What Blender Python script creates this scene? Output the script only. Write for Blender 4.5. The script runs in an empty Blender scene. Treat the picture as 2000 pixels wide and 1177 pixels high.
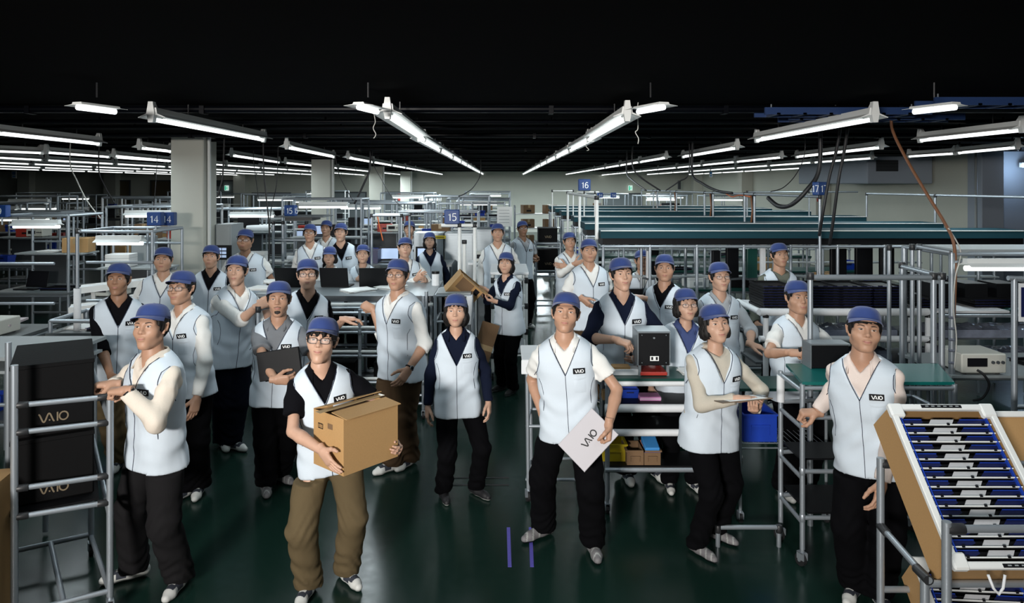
import bpy, math, random
import numpy as np
from mathutils import Vector, Matrix
random.seed(7)
rng = np.random.RandomState(5)
scene = bpy.context.scene
COL = scene.collection
# ---------------------------------------------------------------- camera, world, light, exposure
F = 1400.0            # focal length in pixels of the 2000 px wide frame
VX, VY = 981.0, 361.0 # where level lines that run straight ahead meet in the picture
EYE = 2.43            # height of the lens
cam_d = bpy.data.cameras.new('camera'); cam = bpy.data.objects.new('camera', cam_d); COL.objects.link(cam)
cam.location = (0, 0, EYE); cam.rotation_euler = (math.pi/2, 0, 0)
cam_d.sensor_width = 36; cam_d.lens = F/2000*36
cam_d.shift_x = (1000-VX)/2000; cam_d.shift_y = -(588.5-VY)/2000
cam_d.clip_end = 200; cam_d.clip_start = 0.05
scene.camera = cam
w = bpy.data.worlds.new('world'); scene.world = w; w.use_nodes = True
w.node_tree.nodes['Background'].inputs[0].default_value = (0.5, 0.6, 0.75, 1)
w.node_tree.nodes['Background'].inputs[1].default_value = 0.002
vs = scene.view_settings
vs.view_transform = 'Standard'; vs.look = 'None'; vs.gamma = 1; vs.use_curve_mapping = False; vs.exposure = 0.0
try:
    scene.cycles.use_denoising = True
    scene.cycles.max_bounces = 6; scene.cycles.diffuse_bounces = 3; scene.cycles.glossy_bounces = 3
    scene.cycles.sample_clamp_indirect = 4
except Exception: pass
def area(name, loc, aim, sx, sy, watts, col):
    l = bpy.data.lights.new(name, 'AREA'); l.shape = 'RECTANGLE'; l.size = sx; l.size_y = sy; l.energy = watts; l.color = col
    o = bpy.data.objects.new(name, l); COL.objects.link(o); o.location = loc
    o.rotation_euler = (Vector(aim)-Vector(loc)).to_track_quat('-Z', 'Y').to_euler()
    return o
# the photographer's soft light behind the lens, and the lamp rows overhead (rows run away from the lens)
sl_ = area('studio_light', (-2.6, -3.6, 2.80), (0.2, 6.0, 1.66), 1.4, 0.5, 200, (1.0, 0.96, 0.91)); sl_.data.spread = math.radians(80)
for i, x in enumerate((-5.4, -1.8, 1.8, 5.4)):
    for j, (y, wt) in enumerate(((4.5, 36), (9.5, 58), (15.5, 72), (23, 150), (31, 300))):
        a = area('lamp_row_light', (x, y, 2.86 if y > 5 else 3.0), (x, y, 0), 0.3, 5.0, wt, (0.84, 0.96, 1.0))
FSTOP = 1.0

def pix(x, y, Y):
    return np.array([(x-VX)*Y/F, Y, EYE-(y-VY)*Y/F])
def floor_at(x, y, z=0.0):
    Y = F*(EYE-z)/(y-VY)
    return np.array([(x-VX)*Y/F, Y, z])

# ---------------------------------------------------------------- materials
MATS = {}
def mat(name, col, rough=0.6, metal=0.0, noise=0.0, scale=40.0, bump=0.0, emit=None, es=1.0, spec=0.5, alpha=None, trans=0.0, stretch=None, sheen=0.0):
    if name in MATS: return MATS[name]
    m = bpy.data.materials.new(name); m.use_nodes = True; MATS[name] = m
    nt = m.node_tree; b = nt.nodes['Principled BSDF']
    b.inputs['Base Color'].default_value = (*col, 1); b.inputs['Roughness'].default_value = rough
    b.inputs['Metallic'].default_value = metal; b.inputs['Specular IOR Level'].default_value = spec
    if trans: b.inputs['Transmission Weight'].default_value = trans
    if sheen: b.inputs['Sheen Weight'].default_value = sheen
    if alpha is not None: b.inputs['Alpha'].default_value = alpha
    if emit is not None:
        b.inputs['Emission Color'].default_value = (*emit, 1); b.inputs['Emission Strength'].default_value = es
    if noise or bump:
        tc = nt.nodes.new('ShaderNodeTexCoord'); nz = nt.nodes.new('ShaderNodeTexNoise')
        nz.inputs['Scale'].default_value = scale; nz.inputs['Detail'].default_value = 4
        src = tc.outputs['Object']
        if stretch:
            mp = nt.nodes.new('ShaderNodeMapping'); mp.inputs['Scale'].default_value = stretch
            nt.links.new(src, mp.inputs['Vector']); src = mp.outputs['Vector']
        nt.links.new(src, nz.inputs['Vector'])
        if noise:
            mx = nt.nodes.new('ShaderNodeMixRGB'); mx.blend_type = 'MIX'
            mx.inputs['Color1'].default_value = (*[c*(1-noise) for c in col], 1)
            mx.inputs['Color2'].default_value = (*[min(1, c*(1+noise)) for c in col], 1)
            nt.links.new(nz.outputs['Fac'], mx.inputs['Fac']); nt.links.new(mx.outputs['Color'], b.inputs['Base Color'])
        if bump:
            bp = nt.nodes.new('ShaderNodeBump'); bp.inputs['Strength'].default_value = bump; bp.inputs['Distance'].default_value = 0.004
            nt.links.new(nz.outputs['Fac'], bp.inputs['Height']); nt.links.new(bp.outputs['Normal'], b.inputs['Normal'])
    return m
M_steel = mat('galvanised_pipe', (0.37, 0.41, 0.45), 0.38, 0.6, 0.12, 30)
M_joint = mat('black_joint', (0.02, 0.021, 0.023), 0.45)
M_bench = mat('grey_bench_top', (0.11, 0.125, 0.13), 0.35, 0, 0.15, 4)
M_white = mat('white_board', (0.68, 0.70, 0.72), 0.5, 0, 0.05, 12)
M_foam = mat('white_foam', (0.70, 0.72, 0.74), 0.8, 0, 0.06, 60, 0.2)
M_black = mat('black_plastic', (0.0022, 0.0024, 0.0034), 0.5, 0, 0.1, 50, spec=0.25)
M_blackbox = mat('black_card', (0.0022, 0.0022, 0.0026), 0.75, 0, 0.2, 90, 0.3, stretch=(1, 1, 6), spec=0.15)
M_card = mat('brown_card', (0.40, 0.235, 0.095), 0.8, 0, 0.10, 120, 0.15)
M_cardd = mat('dark_brown_card', (0.17, 0.10, 0.05), 0.85, 0, 0.12, 120, 0.15)
M_tape = mat('clear_tape', (0.40, 0.29, 0.16), 0.25)
M_blue = mat('blue_plastic', (0.010, 0.045, 0.36), 0.4)
M_navy = mat('dark_blue_plastic', (0.005, 0.009, 0.06), 0.45)
M_sign = mat('blue_sign', (0.008, 0.045, 0.19), 0.5)
M_signside = mat('blue_sign_edge', (0.02, 0.09, 0.36), 0.45)
M_ink = mat('white_ink', (0.85, 0.87, 0.88), 0.6)
M_gold = mat('bronze_ink', (0.17, 0.13, 0.08), 0.6)
M_dark = mat('black_ink', (0.006, 0.006, 0.008), 0.5, spec=0.2)
M_teal = mat('teal_sheet', (0.010, 0.045, 0.060), 0.7, 0, 0.12, 8, spec=0.15)
M_tealtop = mat('green_mat', (0.004, 0.11, 0.10), 0.3, 0, 0.15, 6)
M_greenmat = mat('dark_green_mat', (0.006, 0.05, 0.04), 0.4)
M_grey = mat('grey_paint', (0.30, 0.33, 0.34), 0.45, 0, 0.05, 10)
M_greyd = mat('dark_grey_paint', (0.06, 0.068, 0.075), 0.5, 0, 0.1, 10)
M_ss = mat('brushed_steel', (0.24, 0.27, 0.29), 0.35, 0.5, 0.12, 5, stretch=(1, 1, 12))
M_beige = mat('beige_enamel', (0.55, 0.55, 0.50), 0.45)
M_yellow = mat('yellow_plastic', (0.55, 0.42, 0.01), 0.5)
M_red = mat('red_plastic', (0.35, 0.03, 0.02), 0.4)
M_pink = mat('pink_sheet', (0.5, 0.22, 0.42), 0.6)
M_lblue = mat('light_blue_plastic', (0.05, 0.26, 0.62), 0.5)
M_orange = mat('orange_plastic', (0.6, 0.12, 0.02), 0.5)
M_paper = mat('white_paper', (0.78, 0.79, 0.78), 0.7)
M_rubber = mat('black_rubber', (0.012, 0.012, 0.013), 0.6)
M_cable = mat('black_cable', (0.012, 0.012, 0.014), 0.5)
M_cablebr = mat('brown_cable', (0.20, 0.085, 0.04), 0.5)
M_cablewh = mat('white_cable', (0.55, 0.54, 0.5), 0.5)
M_tube = mat('lamp_tube', (0.9, 0.9, 0.9), 0.4, emit=(0.93, 0.98, 0.96), es=2.2)
M_tubeb = mat('bench_lamp_tube', (0.9, 0.9, 0.9), 0.4, emit=(0.93, 1.0, 0.97), es=2.6)
M_fix = mat('white_enamel', (0.74, 0.76, 0.75), 0.4)
M_wrap = mat('plastic_wrap', (0.17, 0.19, 0.245), 0.2, 0, 0.4, 14, 0.9)
M_screen = mat('lit_screen', (0.3, 0.4, 0.6), 0.3, emit=(0.5, 0.62, 0.85), es=0.55)

# ---------------------------------------------------------------- mesh helpers
def mesh_np(name, V, Fc, mats, mi=None, smooth=True):
    """V (n,3), Fc (m,4) or list of faces"""
    me = bpy.data.meshes.new(name)
    V = np.asarray(V, dtype=np.float32)
    if isinstance(Fc, np.ndarray):
        m, c = Fc.shape
        me.vertices.add(len(V)); me.vertices.foreach_set('co', V.ravel())
        me.loops.add(m*c); me.loops.foreach_set('vertex_index', Fc.astype(np.int32).ravel())
        me.polygons.add(m); me.polygons.foreach_set('loop_start', np.arange(0, m*c, c, dtype=np.int32))
        try: me.polygons.foreach_set('loop_total', np.full(m, c, dtype=np.int32))
        except Exception: pass
    else:
        me.from_pydata([tuple(map(float, v)) for v in V], [], [list(map(int, f)) for f in Fc])
    for x in (mats if isinstance(mats, (list, tuple)) else [mats]): me.materials.append(x)
    if mi is not None: me.polygons.foreach_set('material_index', np.asarray(mi, dtype=np.int32))
    me.polygons.foreach_set('use_smooth', np.full(len(me.polygons), smooth, dtype=bool))
    me.update(calc_edges=True); me.validate()
    return me
def link(name, me, parent=None, M=None):
    o = bpy.data.objects.new(name, me); COL.objects.link(o)
    if parent is not None: o.parent = parent
    if M is not None: o.matrix_local = M
    return o
def tag(o, label=None, cat=None, group=None, kind=None):
    if label: o['label'] = label
    if cat: o['category'] = cat
    if group: o['group'] = group
    if kind: o['kind'] = kind
    return o
def empty(name, loc, label, cat, group=None, rz=0.0):
    o = bpy.data.objects.new(name, None); COL.objects.link(o)
    o.location = tuple(map(float, loc)); o.rotation_euler = (0, 0, rz); o.empty_display_size = 0.05
    return tag(o, label, cat, group)
class MB:
    """collects shapes into one mesh, several materials"""
    def __init__(s): s.v = []; s.f = []; s.m = []; s.n = 0; s.mats = []
    def mi(s, m):
        if m not in s.mats: s.mats.append(m)
        return s.mats.index(m)
    def add(s, V, Fs, m):
        k = s.mi(m); s.v.extend([tuple(map(float, p)) for p in V])
        for f in Fs: s.f.append([i+s.n for i in f]); s.m.append(k)
        s.n += len(V); return s
    def box(s, lo, hi, m, M=None, bev=0.0):
        x0, y0, z0 = lo; x1, y1, z1 = hi
        if bev > 0:
            b = min(bev, (x1-x0)*.45, (y1-y0)*.45, (z1-z0)*.45)
            V = []
            for (X, ox) in ((x0, b), (x1, -b)):
                for (Y, oy) in ((y0, b), (y1, -b)):
                    for (Z, oz) in ((z0, b), (z1, -b)):
                        V += [(X, Y+oy, Z+oz), (X+ox, Y, Z+oz), (X+ox, Y+oy, Z)]
            g = lambda i, j, k, a: (i*4+j*2+k)*3+a
            Fs = [[g(0,0,0,0), g(0,0,1,0), g(0,1,1,0), g(0,1,0,0)], [g(1,0,0,0), g(1,1,0,0), g(1,1,1,0), g(1,0,1,0)],
                  [g(0,0,0,1), g(1,0,0,1), g(1,0,1,1), g(0,0,1,1)], [g(0,1,0,1), g(0,1,1,1), g(1,1,1,1), g(1,1,0,1)],
                  [g(0,0,0,2), g(0,1,0,2), g(1,1,0,2), g(1,0,0,2)], [g(0,0,1,2), g(1,0,1,2), g(1,1,1,2), g(0,1,1,2)]]
            for j in (0, 1):
                for k in (0, 1):
                    Fs.append([g(0,j,k,1), g(0,j,k,2), g(1,j,k,2), g(1,j,k,1)])
            for i in (0, 1):
                for k in (0, 1):
                    Fs.append([g(i,0,k,0), g(i,0,k,2), g(i,1,k,2), g(i,1,k,0)])
            for i in (0, 1):
                for j in (0, 1):
                    Fs.append([g(i,j,0,0), g(i,j,0,1), g(i,j,1,1), g(i,j,1,0)])
            for i in (0, 1):
                for j in (0, 1):
                    for k in (0, 1): Fs.append([g(i,j,k,0), g(i,j,k,1), g(i,j,k,2)])
        else:
            V = [(x, y, z) for x in (x0, x1) for y in (y0, y1) for z in (z0, z1)]
            Fs = [[0,1,3,2], [4,6,7,5], [0,4,5,1], [2,3,7,6], [0,2,6,4], [1,5,7,3]]
        if M is not None: V = [tuple(M @ Vector(p)) for p in V]
        return s.add(V, Fs, m)
    def tube(s, pts, r, m, n=8, closed=False, rr=None):
        P = [Vector(p) for p in pts]; L = len(P); V = []; up = None
        for i, p in enumerate(P):
            if closed: d = P[(i+1) % L]-P[i-1]
            else: d = P[min(i+1, L-1)]-P[max(i-1, 0)]
            if d.length < 1e-9: d = Vector((0, 0, 1))
            d.normalize()
            if up is None:
                up = Vector((0, 0, 1)) if abs(d.z) < .9 else Vector((1, 0, 0))
            a = up-d*up.dot(d)
            if a.length < 1e-6: a = d.orthogonal()
            a.normalize(); up = a; b = d.cross(a); q = rr[i] if rr else r
            for k in range(n):
                t = 2*math.pi*k/n; V.append(p+a*(math.cos(t)*q)+b*(math.sin(t)*q))
        Fs = []
        for i in range(L if closed else L-1):
            j = (i+1) % L
            for k in range(n): Fs.append([i*n+k, i*n+(k+1) % n, j*n+(k+1) % n, j*n+k])
        if not closed:
            Fs.append(list(range(n))[::-1]); Fs.append([(L-1)*n+k for k in range(n)])
        return s.add(V, Fs, m)
    def prism(s, poly, z0, z1, m, M=None):
        n = len(poly)
        V = [(x, y, z0) for x, y in poly]+[(x, y, z1) for x, y in poly]
        Fs = [list(range(n))[::-1], [n+i for i in range(n)]]+[[i, (i+1) % n, n+(i+1) % n, n+i] for i in range(n)]
        if M is not None: V = [tuple(M @ Vector(p)) for p in V]
        return s.add(V, Fs, m)
    def mesh(s, name, smooth=False):
        return mesh_np(name, np.array(s.v).reshape(-1, 3), s.f, s.mats, s.m, smooth)
    def obj(s, name, parent=None, M=None, smooth=False):
        return link(name, s.mesh(name, smooth), parent, M)
def Tr(x, y, z): return Matrix.Translation((float(x), float(y), float(z)))
def Rz(a): return Matrix.Rotation(a, 4, 'Z')
def Rx(a): return Matrix.Rotation(a, 4, 'X')
def Ry(a): return Matrix.Rotation(a, 4, 'Y')
# unit shapes that repeats share
_u = {}
def unit_pipe(m, n=12):
    k = ('pipe', m.name, n)
    if k not in _u:
        b = MB(); b.tube([(0, 0, 0), (0, 0, 1)], 1.0, m, n)
        me = b.mesh('pipe', True)
        for p in me.polygons:
            if len(p.vertices) > 4: p.use_smooth = False
        _u[k] = me
    return _u[k]
def unit_box(m, bev=0.0):
    k = ('box', m.name, bev)
    if k not in _u:
        b = MB(); b.box((-.5, -.5, 0), (.5, .5, 1), m, bev=bev); _u[k] = b.mesh('slab')
    return _u[k]
def pipe(parent, a, b, r=0.014, m=None, name='rail', n=10):
    a = Vector(a); b = Vector(b); d = b-a
    q = d.to_track_quat('Z', 'Y')
    return link(name, unit_pipe(m or M_steel, n), parent, Matrix.LocRotScale(a, q, Vector((r, r, d.length))))
def slab(parent, c, size, m, name='board', rz=0.0, rx=0.0):
    """box whose bottom centre is c"""
    q = Matrix.Rotation(rz, 3, 'Z') @ Matrix.Rotation(rx, 3, 'X')
    return link(name, unit_box(m), parent, Matrix.LocRotScale(Vector(c), q.to_quaternion(), Vector(size)))
def joints(parent, pts, r=0.021, h=0.05, m=None, name='joint'):
    for p in pts:
        pipe(parent, (p[0], p[1], p[2]-h/2), (p[0], p[1], p[2]+h/2), r, m or M_joint, name, 8)
def caster_mesh():
    if 'caster' not in _u:
        b = MB(); b.tube([(0, 0, .13), (0, 0, .085)], .012, M_steel, 8)
        b.box((-.018, -.028, .045), (-.013, .03, .09), M_steel); b.box((.013, -.028, .045), (.018, .03, .09), M_steel); b.box((-.018, -.02, .085), (.018, .03, .092), M_steel)
        b.tube([(-.012, .012, .04), (.012, .012, .04)], .04, M_rubber, 14)
        b.tube([(-.0185, .012, .04), (.0185, .012, .04)], .012, M_steel, 8)
        _u['caster'] = b.mesh('caster')
    return _u['caster']
def caster(parent, x, y, z=0.0, rz=0.0):
    return link('caster', caster_mesh(), parent, Tr(x, y, z) @ Rz(rz))
# wave-letter mark used on badges, cartons and lids: strokes in a unit strip 2.9 wide, 1 high
def mark_strokes():
    out = []
    wave = [(0.0, .95), (.10, .93)]
    for i in range(25):
        t = i/24; x = .12+t*1.46
        wave.append((x, .5+.45*math.cos(t*3*math.pi)))
    wave = wave[2:]
    out.append((wave, False)); out.append(([(1.86, .02), (1.86, .98)], False))
    out.append(([(2.44+.40*math.cos(a), .5+.44*math.sin(a)) for a in np.linspace(0, 2*math.pi, 18, endpoint=False)], True))
    out.append(([(1.06, .22), (1.2, .22)], False))
    return out
def ribbon(b, pts, closed, wd, th, m, M):
    """flat stroke with a little thickness along pts (x,z plane, facing -y)"""
    n = len(pts); V = []
    for i in range(n):
        p = np.array(pts[i]); 
        d = np.array(pts[(i+1) % n])-np.array(pts[i-1]) if closed else np.array(pts[min(i+1, n-1)])-np.array(pts[max(i-1, 0)])
        d = d/(np.linalg.norm(d)+1e-9); q = np.array([-d[1], d[0]])*wd/2
        for y in (0, -th):
            V.append((p[0]+q[0], y, p[1]+q[1])); V.append((p[0]-q[0], y, p[1]-q[1]))
    Fs = []
    for i in range(n if closed else n-1):
        j = (i+1) % n; a = i*4; c = j*4
        Fs += [[a+2, a+3, c+3, c+2], [a, a+2, c+2, c], [a+1, c+1, c+3, a+3]]
    V = [tuple(M @ Vector(p)) for p in V]
    b.add(V, Fs, m)
def mark(b, width, m, M, wd=0.17, th=0.0012):
    k = width/2.9
    for pts, cl in mark_strokes():
        ribbon(b, [((x-1.45)*k, (z-.5)*k) for x, z in pts], cl, wd*k, th, m, M)
DIG = {'1': [[(.22, .78), (.5, 1), (.5, 0)]], '7': [[(0, 1), (.72, 1), (.3, 0)]],
       '4': [[(.55, 0), (.55, 1), (0, .3), (.8, .3)]],
       '5': [[(.68, 1), (.12, 1), (.06, .55), (.3, .64), (.6, .58), (.72, .34), (.6, .08), (.3, 0), (.02, .1)]],
       '6': [[(.66, .9), (.4, 1), (.12, .8), (.02, .4), (.12, .08), (.38, 0), (.64, .1), (.72, .32), (.6, .55), (.36, .6), (.08, .42)]],
       '9': [[(.06, .1), (.32, 0), (.6, .2), (.7, .6), (.6, .92), (.34, 1), (.08, .9), (0, .68), (.12, .45), (.36, .4), (.64, .58)]]}
def digits(b, txt, h, m, M, wd=0.16):
    adv = .92; w0 = adv*len(txt)-.2
    for i, c in enumerate(txt):
        for st in DIG[c]:
            ribbon(b, [((i*adv+x-w0/2)*h*.75, (z-.5)*h) for x, z in st], False, wd*h*.8, .0015, m, M)
# ---------------------------------------------------------------- solid surfaces from distance fields (bodies, clothes, hands)
class Vol:
    def __init__(s, lo, hi, h):
        s.lo = np.array(lo, float); s.h = h
        s.n = np.maximum(3, np.ceil((np.array(hi)-s.lo)/h).astype(int)+1)
        s.ax = [s.lo[i]+h*np.arange(s.n[i]) for i in range(3)]
        s.d = np.full(s.n, 0.2, dtype=np.float32)
    def sub(s, blo, bhi, pad=0.05):
        sl = []
        for i in range(3):
            a = int(max(0, math.floor((blo[i]-pad-s.lo[i])/s.h))); b = int(min(s.n[i], math.ceil((bhi[i]+pad-s.lo[i])/s.h)+1))
            if b <= a: return None
            sl.append(slice(a, b))
        X = s.ax[0][sl[0]][:, None, None]; Y = s.ax[1][sl[1]][None, :, None]; Z = s.ax[2][sl[2]][None, None, :]
        return tuple(sl), X, Y, Z
    def merge(s, sl, d, k):
        o = s.d[sl]
        if k > 0:
            h = np.maximum(k-np.abs(o-d), 0)/k
            s.d[sl] = np.minimum(o, d)-h*h*k*0.25
        else: s.d[sl] = np.minimum(o, d)
    def rcone(s, a, b, ra, rb, k=0.02, fn=None):
        a = np.array(a, float); b = np.array(b, float); R = max(ra, rb)
        q = s.sub(np.minimum(a, b)-R, np.maximum(a, b)+R)
        if q is None: return
        sl, X, Y, Z = q; ba = b-a; L = ba@ba+1e-12
        t = np.clip(((X-a[0])*ba[0]+(Y-a[1])*ba[1]+(Z-a[2])*ba[2])/L, 0, 1)
        d = np.sqrt((X-a[0]-t*ba[0])**2+(Y-a[1]-t*ba[1])**2+(Z-a[2]-t*ba[2])**2)-(ra+(rb-ra)*t)
        if fn is not None: d = fn(d, X, Y, Z, t)
        s.merge(sl, d, k)
    def ell(s, c, r, k=0.02, sign=1):
        c = np.array(c, float); r = np.array(r, float)
        q = s.sub(c-r, c+r)
        if q is None: return
        sl, X, Y, Z = q
        kk = np.sqrt(((X-c[0])/r[0])**2+((Y-c[1])/r[1])**2+((Z-c[2])/r[2])**2)
        k2 = np.sqrt(((X-c[0])/r[0]**2)**2+((Y-c[1])/r[1]**2)**2+((Z-c[2])/r[2]**2)**2)+1e-9
        d = kk*(kk-1)/k2
        if sign > 0: s.merge(sl, d, k)
        else:
            o = s.d[sl]; d = -d; h = np.maximum(k-np.abs(o-d), 0)/max(k, 1e-6); s.d[sl] = np.maximum(o, d)+h*h*k*0.25
    def mesh(s): return nets(s.d, s.lo, s.h)
_ed = [(0,1),(2,3),(4,5),(6,7),(0,2),(1,3),(4,6),(5,7),(0,4),(1,5),(2,6),(3,7)]
def nets(d, lo, h):
    d = np.where(d == 0, 1e-6, d); d = np.pad(d, 1, constant_values=0.2); lo = np.array(lo)-h
    s = d < 0
    cnt = np.zeros(tuple(n-1 for n in d.shape), np.int8); C = []
    for i in (0, 1):
        for j in (0, 1):
            for k in (0, 1):
                v = s[i:s.shape[0]-1+i, j:s.shape[1]-1+j, k:s.shape[2]-1+k]; cnt += v; C.append((i, j, k))
    idx = np.argwhere((cnt > 0) & (cnt < 8))
    if len(idx) == 0: return np.zeros((0, 3)), np.zeros((0, 4), int)
    vals = np.stack([d[idx[:, 0]+c[0], idx[:, 1]+c[1], idx[:, 2]+c[2]] for c in C], 1)
    CC = np.array(C, float); acc = np.zeros((len(idx), 3)); n = np.zeros(len(idx))
    for a, b in _ed:
        m = (vals[:, a] < 0) != (vals[:, b] < 0)
        t = vals[:, a]/(vals[:, a]-vals[:, b]+1e-20)
        p = CC[a]+t[:, None]*(CC[b]-CC[a]); acc[m] += p[m]; n[m] += 1
    V = lo+h*(idx+acc/n[:, None])
    vid = np.full(cnt.shape, -1, np.int64); vid[idx[:, 0], idx[:, 1], idx[:, 2]] = np.arange(len(idx))
    out = []
    for ax in range(3):
        u, v = [(1, 2), (2, 0), (0, 1)][ax]
        a = [slice(None)]*3; b = [slice(None)]*3; a[ax] = slice(0, -1); b[ax] = slice(1, None)
        sa = s[tuple(a)]; ch = np.argwhere(sa != s[tuple(b)])
        ch = ch[(ch[:, u] > 0) & (ch[:, v] > 0)]
        ins = s[ch[:, 0], ch[:, 1], ch[:, 2]]
        def cell(du, dv):
            q = ch.copy(); q[:, u] -= du; q[:, v] -= dv; return vid[q[:, 0], q[:, 1], q[:, 2]]
        Q = np.stack([cell(1, 1), cell(0, 1), cell(0, 0), cell(1, 0)], 1)
        Q[~ins] = Q[~ins][:, ::-1]; out.append(Q)
    return V, np.concatenate(out)
def wob(x, y, z, f, ph=0.0):
    return (np.sin(f*(0.9*x+0.5*z)+ph+1.7*np.sin(f*0.45*(y-z)+ph*2))+np.sin(f*(0.8*y-0.75*z)+2.1*ph+1.3*np.sin(f*0.5*(x+z)))+np.sin(f*1.25*(z+0.45*x-0.4*y)+3*ph))/3

# ---------------------------------------------------------------- materials of people
def skin(name, c): return mat(name, c, 0.48, 0, 0.06, 60, 0.05, spec=0.35)
SK = [skin('skin_fair', (0.49, 0.298, 0.212)), skin('skin_warm', (0.42, 0.24, 0.16)), skin('skin_tan', (0.305, 0.163, 0.10))]
M_eye = mat('eye_white', (0.50, 0.48, 0.46), 0.3); M_iris = mat('eye_dark', (0.015, 0.010, 0.008), 0.2)
M_lip = mat('lips', (0.40, 0.17, 0.135), 0.45); M_brow = mat('brow_hair', (0.02, 0.014, 0.011), 0.8); M_crease = mat('mouth_line', (0.16, 0.06, 0.05), 0.7)
M_hair = mat('black_hair', (0.008, 0.0065, 0.006), 0.6, 0, 0.3, 160, 0.5, stretch=(1, 1, 0.12), spec=0.25)
M_cap = mat('blue_cap_cloth', (0.014, 0.036, 0.155), 0.85, 0, 0.14, 420, 0.2, sheen=0.2)
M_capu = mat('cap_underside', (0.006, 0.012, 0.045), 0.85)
M_vest = mat('pale_blue_vest_cloth', (0.57, 0.64, 0.71), 0.85, 0, 0.035, 260, 0.12, spec=0.2)
def folds(m, amt=0.30, sc=5.5):
    nt = m.node_tree; b = nt.nodes['Principled BSDF']; old = [n for n in nt.nodes if n.type == 'BUMP'][0]
    tc = [n for n in nt.nodes if n.type == 'TEX_COORD'][0]; mp = nt.nodes.new('ShaderNodeMapping'); mp.inputs['Scale'].default_value = (1.5, 1.5, .75); mp.inputs['Rotation'].default_value = (.3, .5, 0)
    nz = nt.nodes.new('ShaderNodeTexNoise'); nz.inputs['Scale'].default_value = sc; nz.inputs['Detail'].default_value = 1.5; nz.inputs['Distortion'].default_value = .6
    b2 = nt.nodes.new('ShaderNodeBump'); b2.inputs['Strength'].default_value = amt; b2.inputs['Distance'].default_value = .03
    nt.links.new(tc.outputs['Object'], mp.inputs['Vector']); nt.links.new(mp.outputs['Vector'], nz.inputs['Vector']); nt.links.new(nz.outputs['Fac'], b2.inputs['Height'])
    nt.links.new(b2.outputs['Normal'], old.inputs['Normal'])
folds(M_vest)
M_pip = mat('navy_piping', (0.012, 0.018, 0.045), 0.7)
M_lens = mat('spectacle_lens', (0.9, 0.95, 1.0), 0.03, alpha=0.10); M_frame = mat('spectacle_frame', (0.012, 0.011, 0.011), 0.3)
CL = {n: mat('cloth_'+n, c, 0.9, 0, 0.06, 200, 0.15, spec=0.08) for n, c in dict(cream=(0.66, 0.59, 0.51), white=(0.70, 0.70, 0.68), black=(0.0035, 0.0035, 0.005), navy=(0.006, 0.009, 0.022),
      grey=(0.16, 0.17, 0.185), beige=(0.48, 0.44, 0.37), olive=(0.13, 0.14, 0.115), denim=(0.05, 0.07, 0.17), pink=(0.68, 0.58, 0.53), lgrey=(0.36, 0.38, 0.40),
      khaki=(0.105, 0.078, 0.042), brown=(0.055, 0.035, 0.02), charcoal=(0.012, 0.0115, 0.0125), blacktr=(0.002, 0.002, 0.0028), navytr=(0.005, 0.0065, 0.014), tan=(0.17, 0.12, 0.06)).items()}
for m_ in CL.values(): folds(m_, .28, 7.0)
M_shoew = mat('white_shoe', (0.55, 0.56, 0.54), 0.55, 0, 0.05, 40); M_sole = mat('shoe_sole', (0.30, 0.31, 0.30), 0.6); M_shoeg = mat('grey_sandal', (0.15, 0.145, 0.15), 0.6); M_shoeb = mat('black_slipper', (0.01, 0.01, 0.012), 0.6)
M_mesh = mat('shoe_mesh', (0.03, 0.035, 0.05), 0.8)

# ---------------------------------------------------------------- head
def head_field(h, jaw=1.0, longf=1.0, cheek=1.0, nose=1.0):
    v = Vol((-.105, -.135, -.20), (.105, .125, .13), h)
    v.ell((0, .014, .032), (.0765, .094, .088), 0)
    v.ell((0, -.028, -.028), (.060*cheek, .066, .080*longf), .025)
    z = longf
    for s in (1, -1):
        v.rcone((s*.045*jaw, .004, -.056*z), (s*.016*jaw, -.060, -.096*z), .018, .016, .025)
        v.ell((s*.040*cheek, -.056, -.022), (.026, .027, .027), .025)
        v.rcone((s*.012, -.082, .026), (s*.046, -.066, .024), .012, .012, .02)
    v.ell((0, -.074, -.097*z), (.024*jaw, .018, .017), .02)
    v.ell((0, -.070, -.060), (.032, .026, .028), .025)
    for s in (1, -1):
        v.ell((s*.031, -.105, .006), (.021, .020, .013), .014, -1)
        v.ell((s*.031, -.0715, .005), (.018, .017, .015), .006)
    v.rcone((0, -.083, .018), (0, -.101*1, -.020), .0075, .0095*nose, .014)
    v.ell((0, -.101, -.024), (.0115*nose, .012, .010), .008)
    for s in (1, -1): v.ell((s*.0125*nose, -.092, -.027), (.0085, .010, .0085), .006)
    v.ell((0, -.099, -.054), (.019, .008, .0055), .008); v.ell((0, -.097, -.065), (.017, .008, .0062), .008)
    for s in (1, -1):
        v.rcone((s*.077, .004, .018), (s*.072, .000, -.028), .010, .007, .008)
        v.rcone((s*.083, .016, .022), (s*.079, .013, -.012), .010, .008, .006)
        v.ell((s*.086, .004, .004), (.006, .009, .014), .005, -1)
    v.rcone((0, .020, -.055), (0, .026, -.105), .049, .044, .025)
    return v
def field_at(v, P):
    q = (P-v.lo)/v.h; i = np.clip(np.floor(q).astype(int), 0, v.n-2); f = q-i; o = 0
    for a in (0, 1):
        for b in (0, 1):
            for c in (0, 1):
                wt = (f[..., 0] if a else 1-f[..., 0])*(f[..., 1] if b else 1-f[..., 1])*(f[..., 2] if c else 1-f[..., 2])
                o = o+wt*v.d[i[..., 0]+a, i[..., 1]+b, i[..., 2]+c]
    return o
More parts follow.
